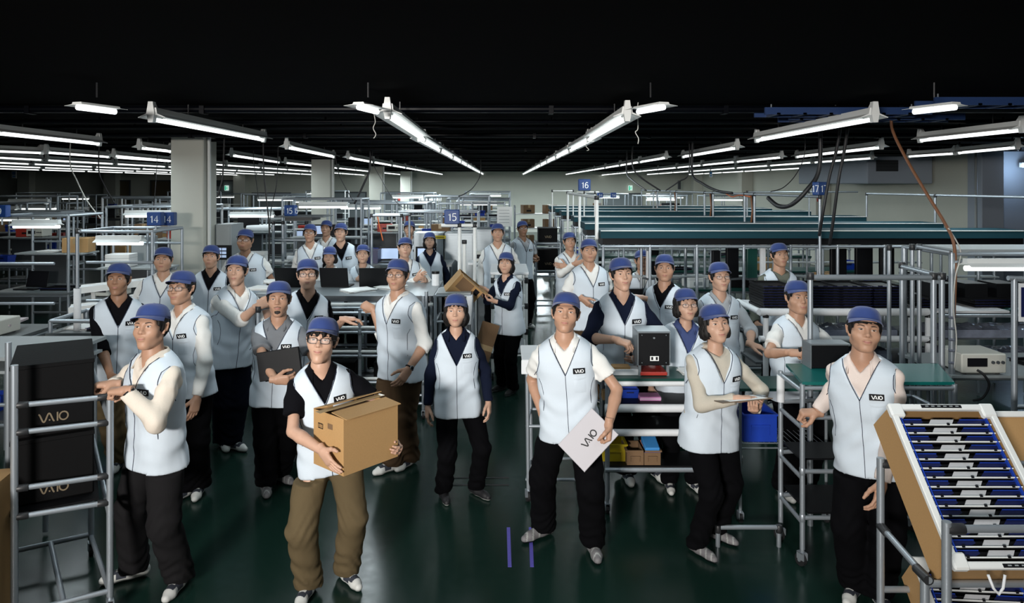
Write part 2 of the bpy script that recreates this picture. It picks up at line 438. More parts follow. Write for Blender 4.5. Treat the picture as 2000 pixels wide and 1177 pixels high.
def proj_front(fn, x, z, y0=-.14, y1=.02, n=60):
    x = np.asarray(x, float); z = np.asarray(z, float)
    ys = np.linspace(y0, y1, n); D = np.stack([fn(np.stack([x, np.full_like(x, y), z], -1)) for y in ys], 0)
    neg = D < 0; k = np.where(neg.any(0), neg.argmax(0), n-1); k = np.maximum(k, 1)
    d1 = np.take_along_axis(D, k[None], 0)[0]; d0 = np.take_along_axis(D, k[None]-1, 0)[0]
    t = np.clip(d0/(d0-d1+1e-12), 0, 1)
    return ys[k-1]+t*(ys[1]-ys[0])
def patch(fn, up, lo_, nx, nz, off, y0=-.14, y1=.02):
    """surface patch between two outline curves given as lists of (x,z); returns V,F (slightly domed)"""
    up = np.array(up); lo_ = np.array(lo_)
    t = np.linspace(0, 1, nx); U = np.stack([np.interp(t, np.linspace(0, 1, len(up)), up[:, i]) for i in (0, 1)], 1)
    Lw = np.stack([np.interp(t, np.linspace(0, 1, len(lo_)), lo_[:, i]) for i in (0, 1)], 1)
    V = []; 
    for j in range(nz):
        s = j/(nz-1); V.append(U*(1-s)+Lw*s)
    P = np.stack(V, 0); y = proj_front(fn, P[..., 0], P[..., 1], y0, y1)
    dome = np.full(P.shape[:2], 1.0)
    dome[0, :] = dome[-1, :] = -0.6
    if nx > 2: dome[:, 0] = dome[:, -1] = -0.6
    V = np.stack([P[..., 0], y-off*dome, P[..., 1]], -1).reshape(-1, 3)
    Fs = np.array([[j*nx+i, (j+1)*nx+i, (j+1)*nx+i+1, j*nx+i+1] for j in range(nz-1) for i in range(nx-1)])
    return V, Fs
def face_patches(v, smile=0.3, female=False, brow=1.0, narrow=1.0, lipw=1.0):
    fn = lambda P: field_at(v, P)
    out = []   # (V,F,slot)
    for s in (1, -1):
        def arc(x0, x1, zc, hgt, sl=0.0, n=9):
            t = np.linspace(0, 1, n); return [(s*(x0+(x1-x0)*a), zc+hgt*math.sin(math.pi*a)**.8+sl*a) for a in t]
        eh = .0050*narrow
        out.append((*patch(fn, arc(.0165, .0465, .0045, eh, .002), arc(.0165, .0465, .0045, -eh*.75, .002), 9, 4, .0006), 1))
        t = np.linspace(0, math.pi, 7); r = .0066; xc = s*.0312; zc = .0058
        out.append((*patch(fn, [(xc-r*math.cos(a), min(zc+r*math.sin(a), .0055+eh*.95)) for a in t], [(xc-r*math.cos(a), max(zc-r*math.sin(a), .0052-eh*.7)) for a in t], 7, 4, .0012), 2))
        th = .0036 if female else .0030
        u = arc(.0155, .0485, .0050, eh+th*.9, .002); l = arc(.0155, .0485, .0050, eh-th*.2, .002)
        out.append((*patch(fn, u, l, 9, 3, .0010), 2))
        bz = .0245; bt = .0070*brow*(.6 if female else 1)
        a_ = [(s*x, z) for x, z in ((.013, bz+bt*.35), (.026, bz+.003+bt*.6), (.040, bz+.004+bt*.4), (.052, bz-.001))]
        b_ = [(s*x, z) for x, z in ((.013, bz-bt*.6), (.026, bz+.001-bt*.4), (.040, bz+.002-bt*.3), (.052, bz-.003))]
        out.append((*patch(fn, a_, b_, 9, 3, .0014), 4))
        n1 = [(s*.004, -.0315), (s*.007, -.0295), (s*.011, -.0315)]; n2 = [(s*.004, -.0325), (s*.007, -.0335), (s*.011, -.0325)]
        out.append((*patch(fn, n1, n2, 5, 3, .0006), 5))
    wdt = .0225*lipw; c = .006*smile
    xs = np.linspace(-1, 1, 11)
    mid = [(x*wdt, -.0597+c*(abs(x)**1.6)) for x in xs]
    upl = [(x*wdt, -.0597+c*(abs(x)**1.6)+.0062*(1-abs(x)**1.5)*(1-.22*math.exp(-(x/.18)**2))) for x in xs]
    lwl = [(x*wdt, -.0597+c*(abs(x)**1.6)-.0078*(1-abs(x)**2)) for x in xs]
    out.append((*patch(fn, upl, mid, 11, 4, .0010), 3)); out.append((*patch(fn, mid, lwl, 11, 4, .0010), 3))
    out.append((*patch(fn, [(x*1.08, z+.0009) for x, z in mid], [(x*1.08, z-.0011) for x, z in mid], 11, 3, .0018), 5))
    return out
HEADS = {}
def head(kind, hero):
    k = (kind, hero)
    if k in HEADS: return HEADS[k]
    prm = dict(a=dict(), b=dict(jaw=1.12, cheek=1.06, longf=.97), c=dict(jaw=.93, longf=1.06, cheek=.97), d=dict(jaw=1.2, cheek=1.16, longf=.97), f=dict(jaw=.86, longf=.94, cheek=1.03, nose=.85), g=dict(jaw=.95, longf=.96, cheek=1.10, nose=.92))[kind[0]]
    v = head_field(.0042 if hero else .0065, **prm); V, Fq = v.mesh()
    smile = 0.9 if kind.endswith('s') else 0.15
    fem = kind[0] in 'fg'
    parts = face_patches(v, smile, fem, 1.0, .85 if kind.endswith('s') else 1.0, 1.12 if kind.endswith('s') else 1.0)
    mi = [0]*len(Fq); n = len(V); VV = [V]; FF = [Fq]
    for pv, pf, sl in parts:
        # orient towards -y
        q = pf; a, b, c = pv[q[0][0]], pv[q[0][1]], pv[q[0][2]]
        if np.cross(b-a, c-a)[1] > 0: q = q[:, ::-1]
        VV.append(pv); FF.append(q+n); mi += [sl]*len(q); n += len(pv)
    HEADS[k] = (np.concatenate(VV), np.concatenate(FF), np.array(mi), v)
    return HEADS[k]

# ---------------------------------------------------------------- hands (left; +x fingers, +z palm side, +y thumb side)
HANDS = {}
def hand(pose, hero):
    k = (pose, hero)
    if k in HANDS: return HANDS[k]
    curl = dict(relax=(18, 28, 18), grip=(62, 80, 45), flat=(8, 10, 6), hold=(42, 30, 16), pinch=(48, 42, 22))[pose]
    v = Vol((-.04, -.075, -.04), (.21, .095, .115), .0036 if hero else .0052)
    v.rcone((-.03, 0, 0), (.005, 0, 0), .026, .024, .0)
    v.rcone((.01, .016, .002), (.082, .026, 0), .0165, .0125, .02); v.rcone((.01, .0, .0), (.086, .008, 0), .0165, .0130, .02)
    v.rcone((.01, -.012, .0), (.083, -.010, 0), .016, .0125, .02); v.rcone((.012, -.020, .002), (.075, -.027, 0), .015, .0115, .02)
    base = [(.084, .027, 0), (.090, .009, 0), (.086, -.0095, 0), (.077, -.0275, 0)]
    ln = [(.040, .024, .019), (.044, .027, .020), (.041, .025, .019), (.032, .019, .017)]
    for i in range(4):
        p = np.array(base[i]); a = 0
        spread = (.05, .015, -.02, -.06)[i]*(1.6 if pose == 'flat' else 1)
        for j in range(3):
            a += math.radians(curl[j]*(1+.10*i))
            d = np.array((math.cos(a)*math.cos(spread), math.cos(a)*math.sin(spread), math.sin(a)))
            q = p+d*ln[i][j]; r0 = (.0098, .0088, .0080)[j]*(1-.05*i*.6); r1 = (.0090, .0082, .0068)[j]*(1-.05*i*.6)
            v.rcone(p, q, r0, r1, .004); p = q
    tb = np.array((.022, .026, .010))
    d1, d2, d3 = dict(relax=((.70, .62, .30), (.85, .40, .25), (.92, .28, .25)), grip=((.55, .45, .70), (.72, .02, .68), (.75, -.45, .45)), flat=((.55, .80, .10), (.75, .62, .08), (.85, .5, .05)),
                      hold=((.62, .45, .62), (.85, .15, .45), (.95, .0, .3)), pinch=((.60, .40, .65), (.80, .0, .58), (.9, -.1, .4)))[pose]
    for d, l, r0, r1 in ((d1, .042, .0165, .0125), (d2, .032, .0118, .0102), (d3, .026, .0102, .0082)):
        d = np.array(d)/np.linalg.norm(d); q = tb+d*l; v.rcone(tb, q, r0, r1, .008); tb = q
    V, Fq = v.mesh(); HANDS[k] = (V, Fq); return HANDS[k]

# ---------------------------------------------------------------- cap, hair, glasses, shoes, badge (templates that people share)
TPL = {}
def cap_mesh():
    if 'cap' in TPL: return TPL['cap'], TPL['brim']
    b = MB(); NT, NP = 36, 9; V = []
    for j in range(NP):
        ph = (math.pi/2)*j/(NP-1)
        for i in range(NT):
            th = 2*math.pi*i/NT; cx, cy = math.sin(th), -math.cos(th)
            rr = math.cos(ph)**.62; zz = math.sin(ph)**.95
            front = max(0, -cy)
            z0 = .050+.012*front-.010*max(0, cy)
            zt = .136+.006*front*math.cos(ph)
            seam = 1-.012*math.exp(-((((i*6/NT) % 1)-.5)/.06)**2)*math.cos(ph) if j > 0 else 1
            V.append((.0855*rr*cx*seam, .012+.1060*rr*cy*seam+.006*front*rr, z0+(zt-z0)*zz))
    Fs = [[j*NT+i, j*NT+(i+1) % NT, (j+1)*NT+(i+1) % NT, (j+1)*NT+i] for j in range(NP-1) for i in range(NT)]
    Fs.append([i for i in range(NT)][::-1]); b.add(V, Fs, M_cap)
    b.tube([(0, .012, .134), (0, .012, .1385)], .006, M_cap, 8)
    TPL['cap'] = b.mesh('cap', True)
    b = MB(); N = 22; ring = []
    for lay, dz, ex in ((0, .003, 0), (0, 0, .001)):
        for r in range(5):
            for i in range(N+1):
                th = math.radians(-76+152*i/N); f = r/4
                cx, cy = math.sin(th), -math.cos(th); front = max(0, -cy)
                L = .058*max(0.0, math.cos(th*1.12))**.55*f
                z0 = .052+.012*front
                ring.append((.0855*cx*(1+.02*f), .012+.1060*cy-.006*front*(1-f)-L, z0-.010*f*front-.030*f*(cx*cx)*.6+dz-.001))
    n = (N+1)*5; V = ring; Fs = []
    for r in range(4):
        for i in range(N):
            a = r*(N+1)+i; Fs.append([a, a+N+1, a+N+2, a+1])
    k1 = list(Fs); b.add(V[:n], k1, M_cap); b.add(V[n:], [f[::-1] for f in k1], M_capu)
    edge = [V[4*(N+1)+i] for i in range(N+1)]
    b.tube([(x, y, z-.0015) for x, y, z in edge], .0022, M_cap, 6)
    TPL['brim'] = b.mesh('brim', True)
    return TPL['cap'], TPL['brim']
def hair_mesh(kind, hero):
    k = ('hair', kind, hero)
    if k in TPL: return TPL[k]
    h = .0055 if hero else .008
    v = Vol((-.13, -.14, -.17), (.13, .15, .12), h)
    X = v.ax[0][:, None, None]; Y = v.ax[1][None, :, None]; Z = v.ax[2][None, None, :]
    def E(c, r):
        kk = np.sqrt(((X-c[0])/r[0])**2+((Y-c[1])/r[1])**2+((Z-c[2])/r[2])**2); return (kk-1)*min(r)
    an = np.arctan2(X, -Y); st = .0035*np.sin(an*34+3*np.sin(an*9))+.003*np.sin(an*17+Z*20)
    if kind.startswith('bob'):
        d = np.minimum(E((0, .018, .022), (.092, .106, .095)), E((0, .020, -.045), (.099, .100, .085)))
        low = -.108 if kind == 'bob' else -.085
        d = np.maximum(d+st, -(Z-low-.012*np.cos(an*1.0)-.006*np.sin(an*11)))
        face = E((0, -.085, -.035), (.064, .115, .085)); 
        bang = (Z-.034-.006*np.sin(X*260)-.004*np.sin(X*120+1)) if kind == 'bob' else (Z-.040-.25*np.abs(X+.015))
        d = np.maximum(d, np.minimum(-face, 9)) if False else np.where(Z > 0.0, np.maximum(d, -np.maximum(face, bang)), np.maximum(d, -face))
        neck = np.maximum(np.sqrt(X**2+(Y-.02)**2)-.058, Z+.06); d = np.maximum(d, -neck)
    else:
        d = E((0, .016, .026), (.0855, .102, .096))
        d = np.maximum(d+st*.7, -(Z+.062-.45*np.maximum(0, Y-.02)*0))
        hairline = np.where(Z > .034, -.070, np.where(Z > .008, -.058+0*Z, np.where(Z > -.022, -.036+0*Z, .028+0*Z)))   # sideburns stop in front of the ear
        if kind == 'bangs':
            zb = .026+.010*np.sin(X*170+1)+.005*np.sin(X*330); big = E((0, .004, .034), (.084, .104, .085))+st
            d = np.minimum(d, np.maximum(big, -(Z-zb)))
            hairline = np.where(Z > zb, -.2, hairline)
        elif kind == 'fringe':
            zb = .030+.30*np.maximum(0, X+.02)+.004*np.sin(X*300); big = E((0, .008, .034), (.083, .102, .085))+st*.6
            d = np.minimum(d, np.maximum(big, -(Z-zb))); hairline = np.where(Z > zb, -.2, hairline)
        d = np.maximum(d, hairline-Y)
        ear = np.maximum(np.maximum(np.abs(Y-.010)-.015, np.abs(Z+.004)-.026), .06-np.abs(X)); d = np.maximum(d, -ear)
        low = np.maximum(Z+.062, -1); d = np.maximum(d, -(Z+.070-.3*np.maximum(0, Y-.03)))
    d = np.maximum(d, np.where(Y < -.05, Z-.050, Z-.066)); v.d = d.astype(np.float32)
    V, Fq = v.mesh(); TPL[k] = mesh_np('hair', V, Fq, M_hair); return TPL[k]
def glasses_mesh(kind='square'):
    if ('gl', kind) in TPL: return TPL[('gl', kind)]
    b = MB(); y = -.101; r = .0019 if kind == 'square' else .0013; ln = []
    for s in (1, -1):
        e = 3.4 if kind == 'square' else 2.2; hx, hz = (.0245, .0155) if kind == 'square' else (.0225, .0155)
        ring = []
        for i in range(24):
            a = 2*math.pi*i/24; c, q = math.cos(a), math.sin(a)
            ring.append((s*.033+hx*math.copysign(abs(c)**(2/e), c), y+.010*abs(s*.033+hx*c)/.06, .001+hz*math.copysign(abs(q)**(2/e), q)))
        b.tube(ring, r, M_frame, 6, True)
        b.add(ring, [list(range(24))], M_lens)
        b.tube([(s*.0565, y+.010, .006), (s*.076, -.068, .007), (s*.080, .004, .008), (s*.080, .022, .000)], r, M_frame, 6)
    b.tube([(-.010, y+.001, .004), (0, y-.002, .006), (.010, y+.001, .004)], r, M_frame, 6)
    TPL[('gl', kind)] = b.mesh('glasses', True); return TPL[('gl', kind)]
def shoe_mesh(kind):
    k = ('shoe', kind)
    if k in TPL: return TPL[k]
    v = Vol((-.07, -.22, -.01), (.07, .12, .13), .0062)
    # toes to -y, ankle at origin
    v.rcone((0, .055, .042), (0, -.02, .045), .036, .040, 0); v.rcone((0, -.02, .048), (.004, -.125, .032), .042, .034, .02)
    v.rcone((.006, -.125, .030), (.004, -.165, .026), .036, .026, .015)
    if kind != 'slipper' : v.rcone((0, .035, .05), (0, .03, .095), .038, .040, .02)
    sl, X, Y, Z = v.sub((-9,)*3, (9,)*3); 
    wide = np.sqrt((X/1.0)**2)-.045
    v.d = np.maximum(v.d, .004-Z)
    V, Fq = v.mesh(); cen = V[Fq].mean(1); mi = np.zeros(len(Fq), int)
    if kind == 'sneaker':
        mi[cen[:, 2] < .020] = 1
        mi[(np.abs(cen[:, 0]) > .022) & (cen[:, 1] < -.045) & (cen[:, 1] > -.10) & (cen[:, 2] > .03)] = 2
        mi[(cen[:, 1] < -.10) & (cen[:, 1] > -.135) & (cen[:, 2] > .05) & (np.abs(cen[:, 0]) < .03)] = 2
        ms = [M_shoew, M_sole, M_mesh]
    elif kind == 'sandal':
        mi[cen[:, 2] < .018] = 1
        g = np.sin(cen[:, 1]*120+np.abs(cen[:, 0])*90)
        mi[(g > .72) & (cen[:, 2] > .02) & (cen[:, 1] < -.03)] = 2
        ms = [M_shoeg, M_dark, M_sole]
    else:
        mi[cen[:, 2] < .018] = 1; ms = [M_shoeb, M_sole, SK[0]]
    TPL[k] = mesh_np('shoe', V, Fq, ms, mi); return TPL[k]
def badge_mesh():
    if 'badge' in TPL: return TPL['badge']
    b = MB(); b.box((-.038, -.0035, -.0175), (.038, 0.004, .0175), M_dark, bev=.0015)
    mark(b, .058, M_ink, Tr(0, -.0036, 0), .20, .0008); TPL['badge'] = b.mesh('name_badge'); return TPL['badge']

# ---------------------------------------------------------------- one person
TZ = np.array([.70, .80, .88, .96, 1.06, 1.16, 1.26, 1.33, 1.38, 1.42, 1.45, 1.48])
TAm = np.array([.184, .184, .178, .174, .172, .178, .186, .186, .172, .128, .082, .06]); TBm = np.array([.122, .126, .126, .120, .116, .122, .124, .118, .102, .085, .068, .06])
TAf = np.array([.170, .174, .174, .164, .156, .158, .166, .166, .154, .116, .074, .055]); TBf = np.array([.125, .128, .124, .114, .106, .116, .122, .112, .094, .078, .062, .055])
def torso_f(x, y, z, A, B, off):
    a = np.interp(z, TZ, A)+off; b = np.interp(z, TZ, B)+off
    yy = y-0.012*np.clip((z-1.0)*3, 0, 1)
    q = (np.abs(x/a)**2.4+np.abs(yy/b)**2.4)**(1/2.4)
    return (q-1)*np.minimum(a, b)*0.9
PEOPLE = []
def unit(v): v = np.array(v, float); return v/(np.linalg.norm(v)+1e-12)
def ik(S, W, l1, l2, hint):
    D = W-S; d = np.linalg.norm(D)
    if d > (l1+l2)*.995:
        k = min(1.16, d/((l1+l2)*.99)); l1 *= k; l2 *= k
        if d > (l1+l2)*.995: W = S+D/d*(l1+l2)*.99; D = W-S; d = np.linalg.norm(D)
    a = (l1*l1-l2*l2+d*d)/(2*d); hh = math.sqrt(max(0, l1*l1-a*a)); u = D/d
    hv = np.array(hint, float); hv = hv-u*(hv@u); hv = unit(hv)
    return S+u*a+hv*hh, W
def person(label, cx, top, Y, sex='m', yaw=0, hy=0, hp=0, hr=0, hip=None, hipdy=0.0, shirt='white', sleeve='long', pants='blacktr', shoe='sneaker', feet=None, toes=None,
           R=None, L=None, hair='short', face='a', skin_=0, glasses=None, hero=True, bw=1.0, v=1.24, collar=True, badge=True, watch=None, beard=False, hem=.80, legs=True, hs=1.0, capless=False):
    yaw_, hy_, hp_, hr_ = [math.radians(q) for q in (yaw, hy, hp-9, hr)]
    topw = pix(cx, top, Y); H = topw[2]-.02; s = H/1.70*(1.0 if sex == 'm' else 1.01)
    sh = hs*(1.06 if sex == 'm' else 1.0)
    Rh = np.array(Rz(hy_).to_3x3() @ Rx(hp_).to_3x3() @ Ry(hr_).to_3x3())
    hc = topw-Rh@np.array((0, -.0, .137*sh))
    N = hc+Rh@np.array((0, .028*sh, -.10*sh))+np.array((0, .0, -.045*s))          # base of the neck
    hx = (hip if hip is not None else cx); pel = np.array([(hx-VX)*(Y+hipdy)/F, Y+hipdy, 0.0])
    hor = (N[0]-pel[0])**2+(N[1]-pel[1])**2; pel[2] = N[2]-math.sqrt(max(.01, (.545*s)**2-hor))
    uz = unit(N-pel); f0 = np.array((math.sin(yaw_), -math.cos(yaw_), 0)); f = unit(f0-uz*(f0@uz)); ux = np.cross(-f, uz)
    TR = np.stack([ux, -f, uz], 1)                                               # columns: local x, y (back), z
    tow = lambda p: pel+TR@((np.array(p, float)-np.array((0, 0, .90)))*s)
    tol = lambda X, Yy, Z: [((X-pel[0])*TR[0, i]+(Yy-pel[1])*TR[1, i]+(Z-pel[2])*TR[2, i])/s+(0.90 if i == 2 else 0) for i in range(3)]
    A, B = (TAm*bw, TBm*(1+(bw-1)*1.2)) if sex == 'm' else (TAf*bw, TBf*(1+(bw-1)*1.2))
    base = np.array((pel[0], pel[1], 0.0))
    root = empty('person', base, label, 'person', 'factory workers in blue caps and pale vests')
    PEOPLE.append(root)
    b2 = lambda V: V-base
    h = .0105 if hero else .016
    ph = (cx*0.37) % 6.28
    # ---- legs
    ft = []
    for i, sd in enumerate((-1, 1)):
        if feet is not None: p = floor_at(*feet[i])
        else: p = base+np.array((ux[0], ux[1], 0))*sd*.10*s
        ty = math.radians(toes[i]) if toes is not None else yaw_+sd*.18
        ft.append((p, ty))
    knees = []; hips = []; ank = []
    for i, sd in enumerate((-1, 1)):
        hp0 = tow((sd*.088, .0, .90)); p, ty = ft[i]; an = p+np.array((0, 0, .085))
        dd = np.linalg.norm(an-hp0); l1, l2 = .425*s, .405*s
        if dd > (l1+l2)*.998: k = dd/((l1+l2)*.998); l1 *= k; l2 *= k
        kn, an = ik(hp0, an, l1, l2, np.array((math.sin(ty), -math.cos(ty), 0.0)))
        hips.append(hp0); knees.append(kn); ank.append(an)
    # ---- arms
    arms = []
    for sd, spec in ((-1, R), (1, L)):
        S = tow((sd*(.160 if sex == 'm' else .146)*bw, .012, 1.347)); spec = spec or {}
        if 'p' in spec: W = pix(*spec['p'])
        elif 'l' in spec: W = tow(spec['l'])
        else: W = tow((sd*.235*bw, -.03, .885))
        hint = spec.get('e'); 
        hint = TR@np.array((sd*.35, .6, -.5)) if hint is None else np.array(hint, float)
        E, W = ik(S, W, .285*s, .245*s, hint)
        fd = unit(spec['f']) if 'f' in spec else unit(W-E)
        nn = np.array(spec['n'], float) if 'n' in spec else (-ux*sd+f*(-.3))
        arms.append((S, E, W, fd, nn, spec.get('h', 'relax'), sd))
    # ---- body: legs, torso, arms, neck in one field, then head and hands
    pts = np.array(hips+knees+ank+[N]+[q for a in arms for q in a[:3]])
    lo, hi = pts.min(0)-.14, pts.max(0)+.14
    vb = Vol(lo, hi, .0125 if hero else .02)
    for i in range(2):
        vb.rcone(hips[i], knees[i], .055*s, .042*s, .02); vb.rcone(knees[i], ank[i], .044*s, .032*s, .03)
    tors = [(.90, .085), (1.05, .075), (1.2, .085), (1.32, .075)]
    for (z0, r0), (z1, r1) in zip(tors, tors[1:]):
        for x in (-.055, .055): vb.rcone(tow((x, 0, z0)), tow((x, 0, z1)), r0*s, r1*s, .04)
    skr = .058 if sex == 'm' else .048
    vb.rcone(tow((0, .012, 1.34)), N, .075*s, skr*s, .04); vb.rcone(N, hc+Rh@np.array((0, .02, -.05))*sh, skr*s, .053*sh if sex == 'm' else .046*sh, .02)
    for S, E, W, fd, nn, hd, sd in arms:
        th = 1.0 if sex == 'm' else .88
        vb.rcone(tow((sd*.09, .012, 1.335)), S, .036*s, .034*s, .02); vb.rcone(S, E, .034*s*th, .036*s*th, .012)
        mid = E+(W-E)*.3; vb.rcone(E, mid, .036*s*th, .039*s*th, .008); vb.rcone(mid, W, .039*s*th, .026*s*th, .01)
    V, Fq = vb.mesh(); VV = [V]; FF = [Fq]; mi = [np.zeros(len(Fq), int)]; n = len(V)
    hV, hF, hm, hf = head(face, hero)
    VV.append((hV*sh)@Rh.T+hc); FF.append(hF+n); mi.append(hm); n += len(hV)
    for S, E, W, fd, nn, hd, sd in arms:
        zz = unit(nn-fd*(nn@fd)); yy = np.cross(zz, fd); q, fq = hand(hd, hero); q = q*s*(1.0 if sex == 'm' else .92)
        if sd < 0: q = q*np.array((1, -1, 1)); fq = fq[:, ::-1]
        VV.append(W+q@np.stack([fd, yy, zz], 0)); FF.append(fq+n); mi.append(np.zeros(len(fq), int)); n += len(q)
    me = mesh_np('body', b2(np.concatenate(VV)), np.concatenate(FF), [SK[skin_], M_eye, M_iris, M_lip, M_brow, M_crease], np.concatenate(mi))
    link('body', me, root)
    # ---- trousers
    if legs:
        lo = np.array(hips+knees+ank+[pel]).min(0)-.16; hi = np.array(hips+knees+ank+[pel]).max(0)+.16; hi[2] = pel[2]+.10
        vt = Vol(lo, hi, h); slim = .82 if sex == 'f' else 1.0
        X, Yy, Z = vt.ax[0][:, None, None], vt.ax[1][None, :, None], vt.ax[2][None, None, :]
        vt.rcone(tow((-.06, .012, .885)), tow((.06, .012, .885)), .118*s*bw, .118*s*bw, 0); vt.rcone(tow((-.06, .0, .98)), tow((.06, .0, .98)), .105*s*bw, .105*s*bw, .05)
        for i in range(2):
            floor_cut = lambda d, X, Y, Z, t: np.maximum(d, .052-Z)
            vt.rcone(hips[i], knees[i], .110*s*bw*(.92 if sex == 'f' else 1), .088*s*slim, .035)
            vt.rcone(knees[i], ank[i]+np.array((0, .0, -.02)), .088*s*slim, .086*s*slim, .03, floor_cut)
        tx_, ty_, tz_ = tol(X, Yy, Z); cp = np.where(tz_ > hem-.02, torso_f(tx_, ty_, tz_, A, B, -.002)*s, -1); vt.d = np.maximum(vt.d, cp.astype(np.float32))
        zz = Z-.08
        vt.d += (-.0065*wob(X, Yy, Z, 34, ph)*np.clip(1.2-zz, .35, 1)-.006*np.sin(Z*85+7*np.sin(X*14+Yy*11+ph))*np.clip(1-np.abs(Z-.14)/.14, 0, 1)-.004*np.sin(Z*70+9*np.sin(X*16+ph))*np.clip(1-np.abs(Z-.50*s)/.16, 0, 1)).astype(np.float32)
        V, Fq = vt.mesh(); link('trousers', mesh_np('trousers', b2(V), Fq, CL[pants]), root)
        for i in range(2):
            p, ty = ft[i]; o = link('shoe', shoe_mesh(shoe), root, Matrix.LocRotScale(Vector(p-base), Rz(ty).to_quaternion(), Vector((1, 1, 1))*(s*(1.0 if sex == 'm' else .9))))
    # ---- shirt: torso, sleeves, collar
    pts = np.array([N, tow((-.25, -.15, 1.0)), tow((.25, .15, 1.0)), tow((0, 0, 1.5))]+[q for a in arms for q in a[:3]]); lo, hi = pts.min(0)-.10, pts.max(0)+.10
    vs_ = Vol(lo, hi, h); sl, X, Yy, Z = vs_.sub((-9e3,)*3, (9e3,)*3)
    lx, ly, lz = tol(X, Yy, Z)
    d = torso_f(lx, ly, lz, A, B, 0.0)*s
    vcut = np.minimum((lz-1.375-1.3*np.abs(lx))/1.64, .01-ly)
    if not collar: vcut = np.minimum((lz-1.395-.5*np.abs(lx))/1.1, .01-ly)
    d = np.maximum(d, np.maximum(vcut, np.maximum(lz-1.462, .98-lz))*s); vs_.d = d.astype(np.float32)
    for S, E, W, fd, nn, hd, sd in arms:
        th = 1.0 if sex == 'm' else .88
        vs_.rcone(tow((sd*.10*bw, .012, 1.335)), S, .046*s*th, .043*s*th, .02)
        if sleeve == 'short':
            T = S+(E-S)*.66; u = unit(E-S)
            vs_.rcone(S, S+(E-S)*.3, .043*s*th, .056*s*th, .02); vs_.rcone(S+(E-S)*.3, S+(E-S)*.74, .055*s*th, .065*s*th, .03, lambda d, X, Y, Z, t: np.maximum(d, (X-T[0])*u[0]+(Y-T[1])*u[1]+(Z-T[2])*u[2]))
        else:
            fr = .93 if sleeve == 'long' else .22
            T = E+(W-E)*fr; u = unit(W-E)
            vs_.rcone(S, S+(E-S)*.35, .043*s*th, .053*s*th, .02); vs_.rcone(S+(E-S)*.35, E, .053*s*th, .050*s*th, .02)
            cf = lambda d, X, Y, Z, t: np.maximum(d, (X-T[0])*u[0]+(Y-T[1])*u[1]+(Z-T[2])*u[2])
            vs_.rcone(E, E+(W-E)*(fr+.04), .053*s*th, (.040 if sleeve == 'long' else .052)*s*th, .025, cf)
            vs_.rcone(E+(W-E)*max(.0, fr-.16), E+(W-E)*(fr+.02), (.041 if sleeve == 'long' else .056)*s*th, (.041 if sleeve == 'long' else .057)*s*th, .006, cf)
    vs_.d += (-.0065*wob(X, Yy, Z, 52, ph+1)).astype(np.float32)
    V, Fq = vs_.mesh(); link('shirt', mesh_np('shirt', b2(V), Fq, CL[shirt]), root)
    if collar:
        b = MB(); Vc = []; NU = 25
        nb = np.array((0, .016, 1.452))
        for i in range(NU):
            u = -1+2*i/(NU-1); an = math.radians(u*158); c, q = math.sin(an), math.cos(an)
            frt = max(0, (abs(u)-.62)/.38)
            for (rx, ry, dz) in ((.060, .064, .016-.026*frt), (.067, .072, .022-.028*frt), (.086+.010*frt, .088+.040*frt, -.012-.062*frt), (.076+.008*frt, .078+.036*frt, -.016-.060*frt)):
                x = rx*c+math.copysign(.028*frt, u)*0.9; Vc.append(b2(tow((x, nb[1]+ry*q, nb[2]+dz))))
        Fs = []
        for i in range(NU-1):
            for k in range(4): Fs.append([i*4+k, i*4+(k+1) % 4, (i+1)*4+(k+1) % 4, (i+1)*4+k])
        Fs += [[0, 3, 2, 1], [(NU-1)*4+k for k in range(4)]]
        b.add(Vc, Fs, CL[shirt]); link('collar', b.mesh('collar', True), root)
    # ---- vest
    lo = np.array([tow((x, y, z)) for x in (-.27, .27) for y in (-.2, .2) for z in (hem-.03, 1.5)]); vv = Vol(lo.min(0), lo.max(0), h)
    sl, X, Yy, Z = vv.sub((-9e3,)*3, (9e3,)*3); lx, ly, lz = tol(X, Yy, Z)
    amp = .006 if hero else .004
    def vest_l(x, y, z):
        fold = wob(x, y, z, 26, ph)+.6*np.sin(z*55+6*np.sin(x*9+ph)+ph)*np.clip(1-np.abs(z-1.0)/.16, 0, 1)
        return torso_f(x, y, z, A, B, .015+.004*np.clip(1.05-z, 0, .25)/.25)-amp*fold
    AC = [(1.16, .30), (1.20, .222), (1.25, .190), (1.31, .172), (1.37, .173), (1.42, .18), (1.50, .18)]
    acx = np.array([a for a, _ in AC]); acv = np.array([c for _, c in AC])*(1 if sex == 'm' else .90)*bw
    d = vest_l(lx, ly, lz)
    kv = 2.1
    d = np.maximum(d, np.minimum((lz-v-kv*np.abs(lx))/2.3, .015-ly)); d = np.maximum(d, np.abs(lx)-np.interp(lz, acx, acv)); d = np.maximum(d, np.maximum(lz-1.455, hem+.012*np.cos(lx*8)-.012-lz))
    vv.d = (d*s).astype(np.float32); V, Fq = vv.mesh(); vest = link('vest', mesh_np('vest', b2(V), Fq, M_vest), root)
    fn = lambda P: vest_l(P[..., 0], P[..., 1], P[..., 2])
    py = lambda x, z: proj_front(fn, x, z, -.24, .0, 50)
    b = MB(); pr = (.0023 if hero else .0034)*s
    def run(pts, rr=pr):
        pts = np.array(pts); y = py(pts[:, 0], pts[:, 1]); b.tube([b2(tow((p[0], yy-.0015, p[1]))) for p, yy in zip(pts, y)], rr, M_pip, 5)
    zs = np.linspace(hem+.005, v, 14); run([(0.0, z) for z in zs], pr*.8)
